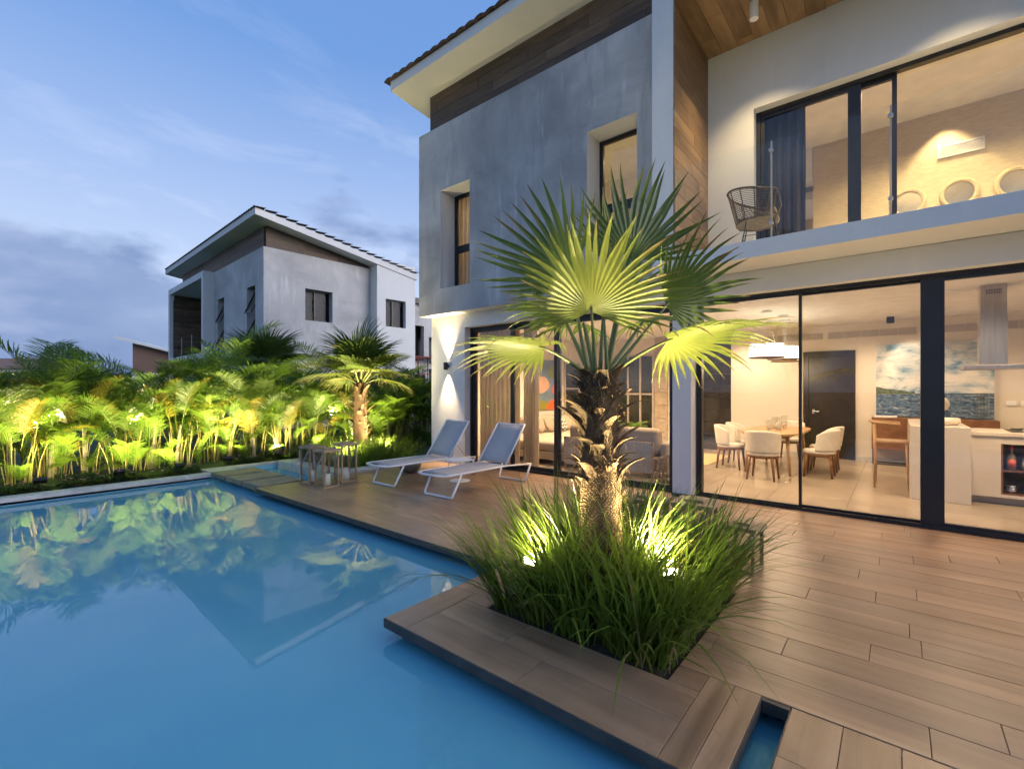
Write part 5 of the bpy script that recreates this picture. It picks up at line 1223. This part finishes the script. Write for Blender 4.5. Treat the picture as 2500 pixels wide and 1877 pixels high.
MB().box(0, .42, -.93, .9, .31, .95).build('cabinet', M['walnut'], T, bevel=.004); m = MB()
for y in (-.9, .87): m.box(.01, .03, y, y + .02, 0, .309); m.box(.38, .40, y, y + .02, 0, .309); m.box(.031, .379, y, y + .02, 0, .02)
m.box(.01, .03, -.879, .869, 0, .02).box(.38, .4, -.879, .869, 0, .02); m.build('frame', M['dark'], T)
tag(box('book', 12.12, 12.34, .0, .36, .951, .985, M['powder'], bevel=.004), 'white book lying on the left end of the sideboard', 'book')
T = thing('glass_cylinder', 'tall clear glass cylinder vase on the sideboard by the hood', 'vase', None, (12.2, -1.22, .951)); MB().lathe([(.09, 0), (.09, .5), (.086, .5), (.086, .02), (0, .02)], 24).build('glass', M['thin'], T)
for i, (y, w, lab) in enumerate(((-1.55, .14, 'small white thermostat on the wall right of the seascape'), (-1.75, .10, 'white light switch plate right of the thermostat'))): tag(box('wall_plate', 12.475, 12.499, y - w, y, 1.22, 1.31, M['powder']), lab, 'switch')
# ---- kitchen
T = thing('kitchen_island', 'cream kitchen island with raised bar end, cooktop counter and bottle niche', 'kitchen island', None, (8.53, -.75, 0))
MB().box(0, 2.1, 0, .61, .001, 1.01).build('bar_block', M['quartz'], T, bevel=.004)
MB().box(.24, 1.2, -2.4, -.002, .90, .945).build('countertop', M['quartz'], T, bevel=.003)
MB().box(.26, 1.18, -.30, -.003, .10, .899).box(.262, 1.18, -2.4, -1.25, .10, .899).box(.9, 1.18, -1.249, -.301, .10, .899).box(.26, .899, -1.249, -.301, .80, .899).box(.26, .899, -1.249, -.301, .10, .14).build('cabinet', M['quartz'], T)
MB().box(.27, .899, -1.249, -.302, .141, .155).box(.27, .899, -1.249, -.302, .44, .455).box(.262, .30, -.32, -.302, .14, .80).box(.895, .899, -1.249, -.302, .156, .8).build('niche_lining', M['walnut'], T)
box('plinth', .38, 1.1, -2.4, -.01, .001, .099, M['vent'], T)
ct = part('cooktop', T); MB().box(.45, .98, -1.45, -.42, .9455, .958).build('glass_plate', M['dark'], ct, bevel=.003); m = MB()
for i in range(5): MB().lathe([(.02, 0), (.018, .03), (0, .03)], 14).build('knob', M['chrome'], ct, (.54, -.55 - .16 * i, .958))
for i in range(4): m.tube([(.62, -.5 - .23 * i, .97), (.94, -.5 - .23 * i, .97)], .006, 5); m.tube([(.70 + .06 * i, -.46, .972), (.70 + .06 * i, -1.4, .972)], .006, 5)
m.build('pan_support', M['dark'], ct)
T = thing('range_hood', 'brushed steel chimney hood hanging over the kitchen island', 'range hood', None, (9.25, -1.02, 1.79))
MB().box(-.25, .25, -.30, .30, 0, .055).build('canopy', M['steel'], T, bevel=.003); MB().box(-.13, .13, -.135, .135, .056, .72).build('lower_duct', M['steel'], T); MB().box(-.125, .125, -.128, .128, .72, 1.157).build('upper_duct', M['steel'], T); m = MB()
for r in range(2):
    for i in range(10): m.box(-.127, -.1255, -.075 + i * .0155, -.066 + i * .0155, 1.03 + r * .035, 1.06 + r * .035)
stuff(m.build('vent_slots', M['dark'], T))
def bottle(label, x, y, z, r, h, col, lab_col, cap):
    T = thing('bottle', label, 'bottle', 'bottles in the island niche', (x, y, z)); MB().lathe([(0, 0), (r, 0), (r, h * .55), (r * .9, h * .62), (r * .32, h * .74), (r * .32, h * .93), (0, h * .93)], 16).build('glass', pmat('bottle_glass', col, rough=.08), T, smooth=True)
    MB().lathe([(r * 1.02, h * .15), (r * 1.02, h * .46)], 16).build('paper_label', pmat('paper', lab_col, rough=.7), T, smooth=True); MB().lathe([(r * .36, h * .88), (r * .36, h), (0, h)], 12).build('cap', pmat('cap', cap, rough=.4), T)
bottle('bottle with red cap and red and white paper band, upper niche shelf', 8.90, -1.16, .456, .042, .31, (.25, .20, .14), (.55, .12, .07), (.55, .04, .02)); bottle('clear bottle beside the red capped one, upper niche shelf', 8.92, -1.29, .456, .034, .25, (.30, .28, .24), (.55, .5, .42), (.5, .45, .38)); bottle('small dark bottle at the right, upper niche shelf', 8.92, -1.40, .456, .034, .22, (.06, .03, .015), (.5, .4, .25), (.03, .03, .03))
bottle('squat bottle with pale paper band, lower niche shelf', 8.9, -1.36, .156, .06, .24, (.30, .20, .10), (.52, .46, .36), (.4, .1, .05))
for i in range(3): tag(MB().lathe([(0, 0), (.03, 0), (.062, .045), (.058, .045), (.028, .006), (0, .006)], 20).build('metal_bowl', M['chrome'], None, (8.92, -1.16, .156 + .028 * i), smooth=True), ('bottom bowl of the small steel stack in the lower niche', 'middle bowl of the small steel stack in the lower niche', 'top bowl of the small steel stack in the lower niche')[i], 'bowl', 'steel bowls')
T = thing('fruit_tray', 'round pale bowl with greenery on the raised bar end', 'bowl', None, (9.0, -.50, 1.011)); MB().lathe([(0, 0), (.15, 0), (.19, .05), (.18, .10), (.16, .10), (.15, .05), (0, .04)], 28).build('bowl', M['shell'], T, smooth=True)
T = thing('shell_ornament', 'round ribbed shell ornament on a thin stand at the bar', 'ornament', None, (10.0, -.52, 1.011)); MB().lathe([(0, 0), (.07, 0), (.07, .02), (0, .02)], 16).build('foot', M['dark'], T); MB().tube([(0, 0, .02), (0, 0, .17)], .006, 6).build('stand', M['dark'], T)
MB().lathe([(.001, .16)] + [((.115 + .006 * (k % 2)) * math.sin(math.pi * k / 18) ** .8, .16 + .23 * (1 - math.cos(math.pi * k / 18)) / 2) for k in range(1, 18)] + [(.001, .39)], 20).build('shell', M['shell'], T, smooth=True)
T = thing('bar_stool', 'wooden bar stool with curved back at the island, partly behind the frame', 'stool', None, (9.35, .06, 0), R(-90))
for sx in (-1, 1): MB().tube([(-.21, sx * .2, 0), (-.2, sx * .2, .5), (-.22, sx * .19, .98)], [.016, .02, .016], 8).build('leg', M['oak'], T, smooth=True); MB().tube([(.2, sx * .2, 0), (.17, sx * .18, .72)], [.014, .02], 8).build('leg', M['oak'], T, smooth=True)
MB().box(-.2, .2, -.2, .2, .70, .735).build('seat', M['oak'], T, bevel=.01); MB().tube([(.1, -.24, .99), (-.1, -.24, 1.0), (-.24, -.14, 1.01), (-.27, 0, 1.02), (-.24, .14, 1.01), (-.1, .24, 1.0), (.1, .24, .99)], .03, 8, True, .6).build('back_rail', M['oak'], T, smooth=True)
for z in (.22, .34, .45): MB().tube([(-.2, -.19, z), (-.2, .19, z)], .01, 6).build('stretcher', M['oak'], T)
# ---- upstairs
M['wick2'] = pmat('pale_wicker', (.50, .40, .24), (.62, .52, .34), 40, .8); M['mirror'] = pmat('mirror_glass', (.85, .76, .58), rough=.22, metal=1)  # mirror tinted yellow to imitate the wall it reflects
for i, (y, lab) in enumerate(((-.145, 'round wicker-framed mirror on the left of the upstairs wall'), (-.79, 'middle round wicker-framed mirror under the upstairs vent'), (-1.435, 'right round wicker-framed mirror at the picture edge'))):
    T = thing('round_mirror', lab, 'mirror', 'round wicker mirrors upstairs', (10.64, y, 4.745)); m = MB()
    for k, rr in enumerate((.195, .215, .235)): m.tube([(-.02 - .008 * (k % 2), rr * math.cos(a * .1745), rr * math.sin(a * .1745)) for a in range(37)], .014, 7, False)
    m.build('wicker_frame', M['wick2'], T, smooth=True); MB().add([(-.014, .19 * math.cos(a * .1745), .19 * math.sin(a * .1745)) for a in range(36)], [tuple(range(35, -1, -1))]).build('mirror_plate', M['mirror'], T)
T = thing('air_vent', 'white slatted air vent high on the upstairs wall', 'vent', None, (10.645, -.81, 5.49)); MB().box(-.02, 0, -.28, .28, -.10, -.08).box(-.02, 0, -.28, .28, .08, .10).box(-.02, 0, -.28, -.26, -.079, .079).box(-.02, 0, .26, .28, -.079, .079).build('frame', M['powder'], T); box('backing', -.006, -.001, -.26, .26, -.079, .079, M['vent'], T); m = MB()
for i in range(8): z = -.07 + i * .019; m.add([(-.018, -.258, z), (-.018, .258, z), (-.008, .258, z + .012), (-.008, -.258, z + .012)], [(0, 1, 2, 3)])
stuff(m.build('slats', M['powder'], T))
tag(box('headboard', 10.9, 11.1, 1.3, 2.2, 3.246, 4.35, M['walnut']), 'dark wooden headboard seen low through the upper left pane', 'headboard')
# ---- recessed lamps and their light
def downlight(x, y, z, w, lab, ang=150, blend=.8, col=(1, .72, .42), grp='recessed ceiling lamps'):
    T = thing('downlight', lab, 'lamp', grp, (x, y, z)); MB().lathe([(.035, -.004), (.055, -.004), (.055, .0), (.035, .0)], 20).build('rim', M['powder'], T); MB().lathe([(0, -.002), (.036, -.002)], 16).build('lens', M['lampon'], T)
    spot('downlight_beam', (x, y, z - .03), (x, y, 0), w * .66, ang, blend, col, .07)
WC = (1, .70, .43)
downlight(8.6, 5.9, 2.949, 560, 'recessed lamp over the chaise sofa near the curtain', col=WC); downlight(10.3, 5.2, 2.949, 700, 'recessed lamp in the living room centre', col=WC); downlight(8.6, 3.6, 2.949, 430, 'recessed lamp over the woven back sofa', col=WC)
downlight(8.3, 1.9, 2.949, 150, 'recessed lamp between window and dining table', col=WC); downlight(11.7, 2.7, 2.949, 230, 'recessed lamp by the dining room back corner', col=WC); downlight(11.3, .4, 2.949, 260, 'recessed lamp before the dark interior door', col=WC)
downlight(7.55, 5.2, 2.949, 130, 'added recessed lamp just inside the living room doors', col=WC); downlight(7.55, 1.1, 2.949, 150, 'added recessed lamp just inside the dining room doors', col=WC); downlight(7.55, -1.4, 2.949, 150, 'added recessed lamp just inside the kitchen doors', col=WC); downlight(7.5, 3.0, 2.949, 120, 'added recessed lamp inside the doors by the white column', col=WC)  # lamps added near the glass to throw warm light onto the deck
downlight(8.0, -.6, 2.949, 210, 'recessed lamp in front of the kitchen island', col=WC); downlight(10.8, -2.0, 2.949, 260, 'recessed lamp behind the kitchen hood', col=WC); downlight(8.0, -2.4, 2.949, 180, 'recessed lamp at the right of the kitchen', col=WC)
T = thing('surface_spot', 'small dark square spotlight on the ceiling before the seascape', 'lamp', None, (11.9, .1, 2.85)); MB().box(-.06, .06, -.06, .06, -.02, .099).build('housing', M['dark'], T); spot('surface_spot_beam', (11.9, .1, 2.82), (12.45, -.4, 1.8), 45, 70, .6, (1, .8, .58), .04)
WU = (1, .73, .40)
downlight(10.38, -.62, 6.179, 200, 'bright recessed lamp washing the upstairs wall above the vent', 80, .35, WU); downlight(9.0, -.3, 6.179, 760, 'recessed lamp in the middle of the upstairs room', col=WU); downlight(9.0, -2.4, 6.179, 620, 'recessed lamp upstairs at the picture edge', col=WU)
downlight(11.7, 1.75, 5.349, 70, 'recessed lamp in the dropped ceiling behind the dark curtain', col=WC); downlight(8.2, 3.6, 6.019, 330, 'recessed lamp in the room behind the right cement-wall window', col=(1, .78, .45)); downlight(7.9, 6.6, 6.019, 300, 'recessed lamp in the room behind the left cement-wall window', col=(1, .78, .45))


# ================================================================ FAR BACKGROUND
def far(px, py, d): return FW * d + RT * ((px - 1250) / 1143 * d) + UP * (1.5 + (953 - py) / 1143 * d)
# half-finished house and scaffold in the gap
p = far(1035, 953, 27)
T = thing('unfinished_house', 'dark unfinished house shell in the gap beside the white wall', 'house', None, (p.x, p.y, 0), R(-3))
wall('wall', 'y', 0, .3, (-3, 3.5), (0, 6.4), [(-.75, .0, 3.2, 5.2), (.35, 2.2, 0, 4.6), (-.9, .1, 0, 2.4)], M['concrete2'], T); box('dark_interior', -2.8, 3.3, .6, 4, 0, 6, M['dark'], T); box('roof_edge', -3.2, 3.8, -.3, 4, 6.4, 6.7, M['metal'], T); box('floor_beam', -3, 3.5, -.05, -.001, 2.75, 3.05, M['white'], T)
T = thing('scaffold', 'rusty red scaffold frame in front of the unfinished house', 'scaffold', None, (p.x - .3, p.y - 1.0, 0), R(-3)); M['rust'] = pmat('rusty_red_steel', (.16, .035, .025), (.24, .06, .045), 9, .7)
for x in (-.9, .35, 1.6):
    for y in (0, .8): MB().tube([(x, y, 0), (x, y, 3.4)], .03, 6).build('upright', M['rust'], T)
for (a, b) in (((-1.2, 0, 3.2), (2.0, 0, 3.5)), ((-.9, 0, 2.4), (1.6, 0, 2.4)), ((-.9, 0, .4), (.35, 0, 2.3)), ((.35, 0, .4), (-.9, 0, 2.3)), ((.35, 0, .4), (1.6, 0, 2.3)), ((1.6, 0, .4), (.35, 0, 2.3))): MB().tube([a, b], .03, 6).build('brace', M['rust'], T)
MB().box(-1.2, 2.0, -.1, .9, 3.3, 3.36).build('platform', M['rust'], T)
# far house roof at the left
p = far(360, 953, 38)
T = thing('far_house', 'distant house with slanting white-edged roof left of the pale house', 'house', None, (p.x, p.y, 0), R(-32)); M['fbrick'] = pmat('brown_gable', (.20, .12, .085), (.26, .16, .12), 12, .8, (1, 1, 6))
rw = MB(); rw.add([(-1.0, 0, 0), (3.3, 0, 0), (3.3, 0, 4.1), (-1.0, 0, 5.3), (-1.0, 6, 0), (3.3, 6, 0), (3.3, 6, 4.1), (-1.0, 6, 5.3)], [(0, 1, 2, 3), (7, 6, 5, 4), (0, 3, 7, 4), (1, 5, 6, 2)]); rw.build('gable_wall', M['fbrick'], T)
MB().box(-1.05, 3.35, -.05, -.001, 0, 2.9).build('white_base', M['white'], T)
rr_ = MB(); rr_.add([(-2.0, -.6, 5.62), (3.6, -.6, 4.08), (3.6, 6.5, 4.08), (-2.0, 6.5, 5.62), (-2.0, -.6, 5.80), (3.6, -.6, 4.26), (3.6, 6.5, 4.26), (-2.0, 6.5, 5.80)], [(0, 3, 2, 1), (4, 5, 6, 7), (0, 1, 5, 4), (1, 2, 6, 5), (2, 3, 7, 6), (3, 0, 4, 7)]); rr_.build('roof', M['white'], T)
p = far(25, 953, 60)
T = thing('distant_roof', 'low red-brown roof on the horizon at the far left', 'house', None, (p.x, p.y, 0), R(-45)); MB().box(-6, 5, -2, 2, 0, 4.2).build('wall', M['white'], T); rr_ = MB(); rr_.add([(-6.5, -2.6, 4.2), (5.5, -2.6, 4.2), (5.5, 2.6, 4.2), (-6.5, 2.6, 4.2), (-6, 0, 5.6), (5, 0, 5.6)], [(0, 1, 5, 4), (1, 2, 5), (2, 3, 4, 5), (3, 0, 4), (3, 2, 1, 0)]); rr_.build('roof', M['fbrick'], T)
def round_tree(label, px, d, h, w, seed):
    p = far(px, 953, d); T = thing('broadleaf_tree', label, 'tree', None, (p.x, p.y, 0)); q = random.Random(seed)
    MB().tube([(0, 0, 0), (.1, 0, h * .5)], [.16, .09], 8).build('trunk', M['trunk'], T)
    m = MB()
    for i in range(2600):
        v = Vector((q.gauss(0, 1), q.gauss(0, 1), q.gauss(0, 1))).normalized() * q.random() ** .3; bl = 1 + .25 * math.sin(v.x * 5 + seed) * math.cos(v.y * 4); c = Vector((v.x * w * bl, v.y * w * bl, h * .66 + v.z * h * .34)); s = q.uniform(.06, .14)
        a = Vector((q.uniform(-1, 1), q.uniform(-1, 1), q.uniform(-1, 1))).normalized(); b = a.orthogonal().normalized(); m.add([c - a * s, c + b * s * .6, c + a * s, c - b * s * .6], [(0, 1, 2, 3)])
    stuff(m.build('crown', M['cover'], T))
round_tree('dark rounded tree rising over the hedge at the left', 155, 34, 5.0, 1.5, 3)
for i in range(7): round_tree(('dark tree on the far left skyline', 'second dark tree from the left on the skyline', 'third dark tree on the skyline', 'dark tree behind the tall hedge fronds', 'dark tree left of the distant roof', 'dark tree below the far house', 'dark tree between far house and pale house')[i], -60 + 70 * i, 44 + 3 * (i % 3), 3.4, 3.2, 20 + i)
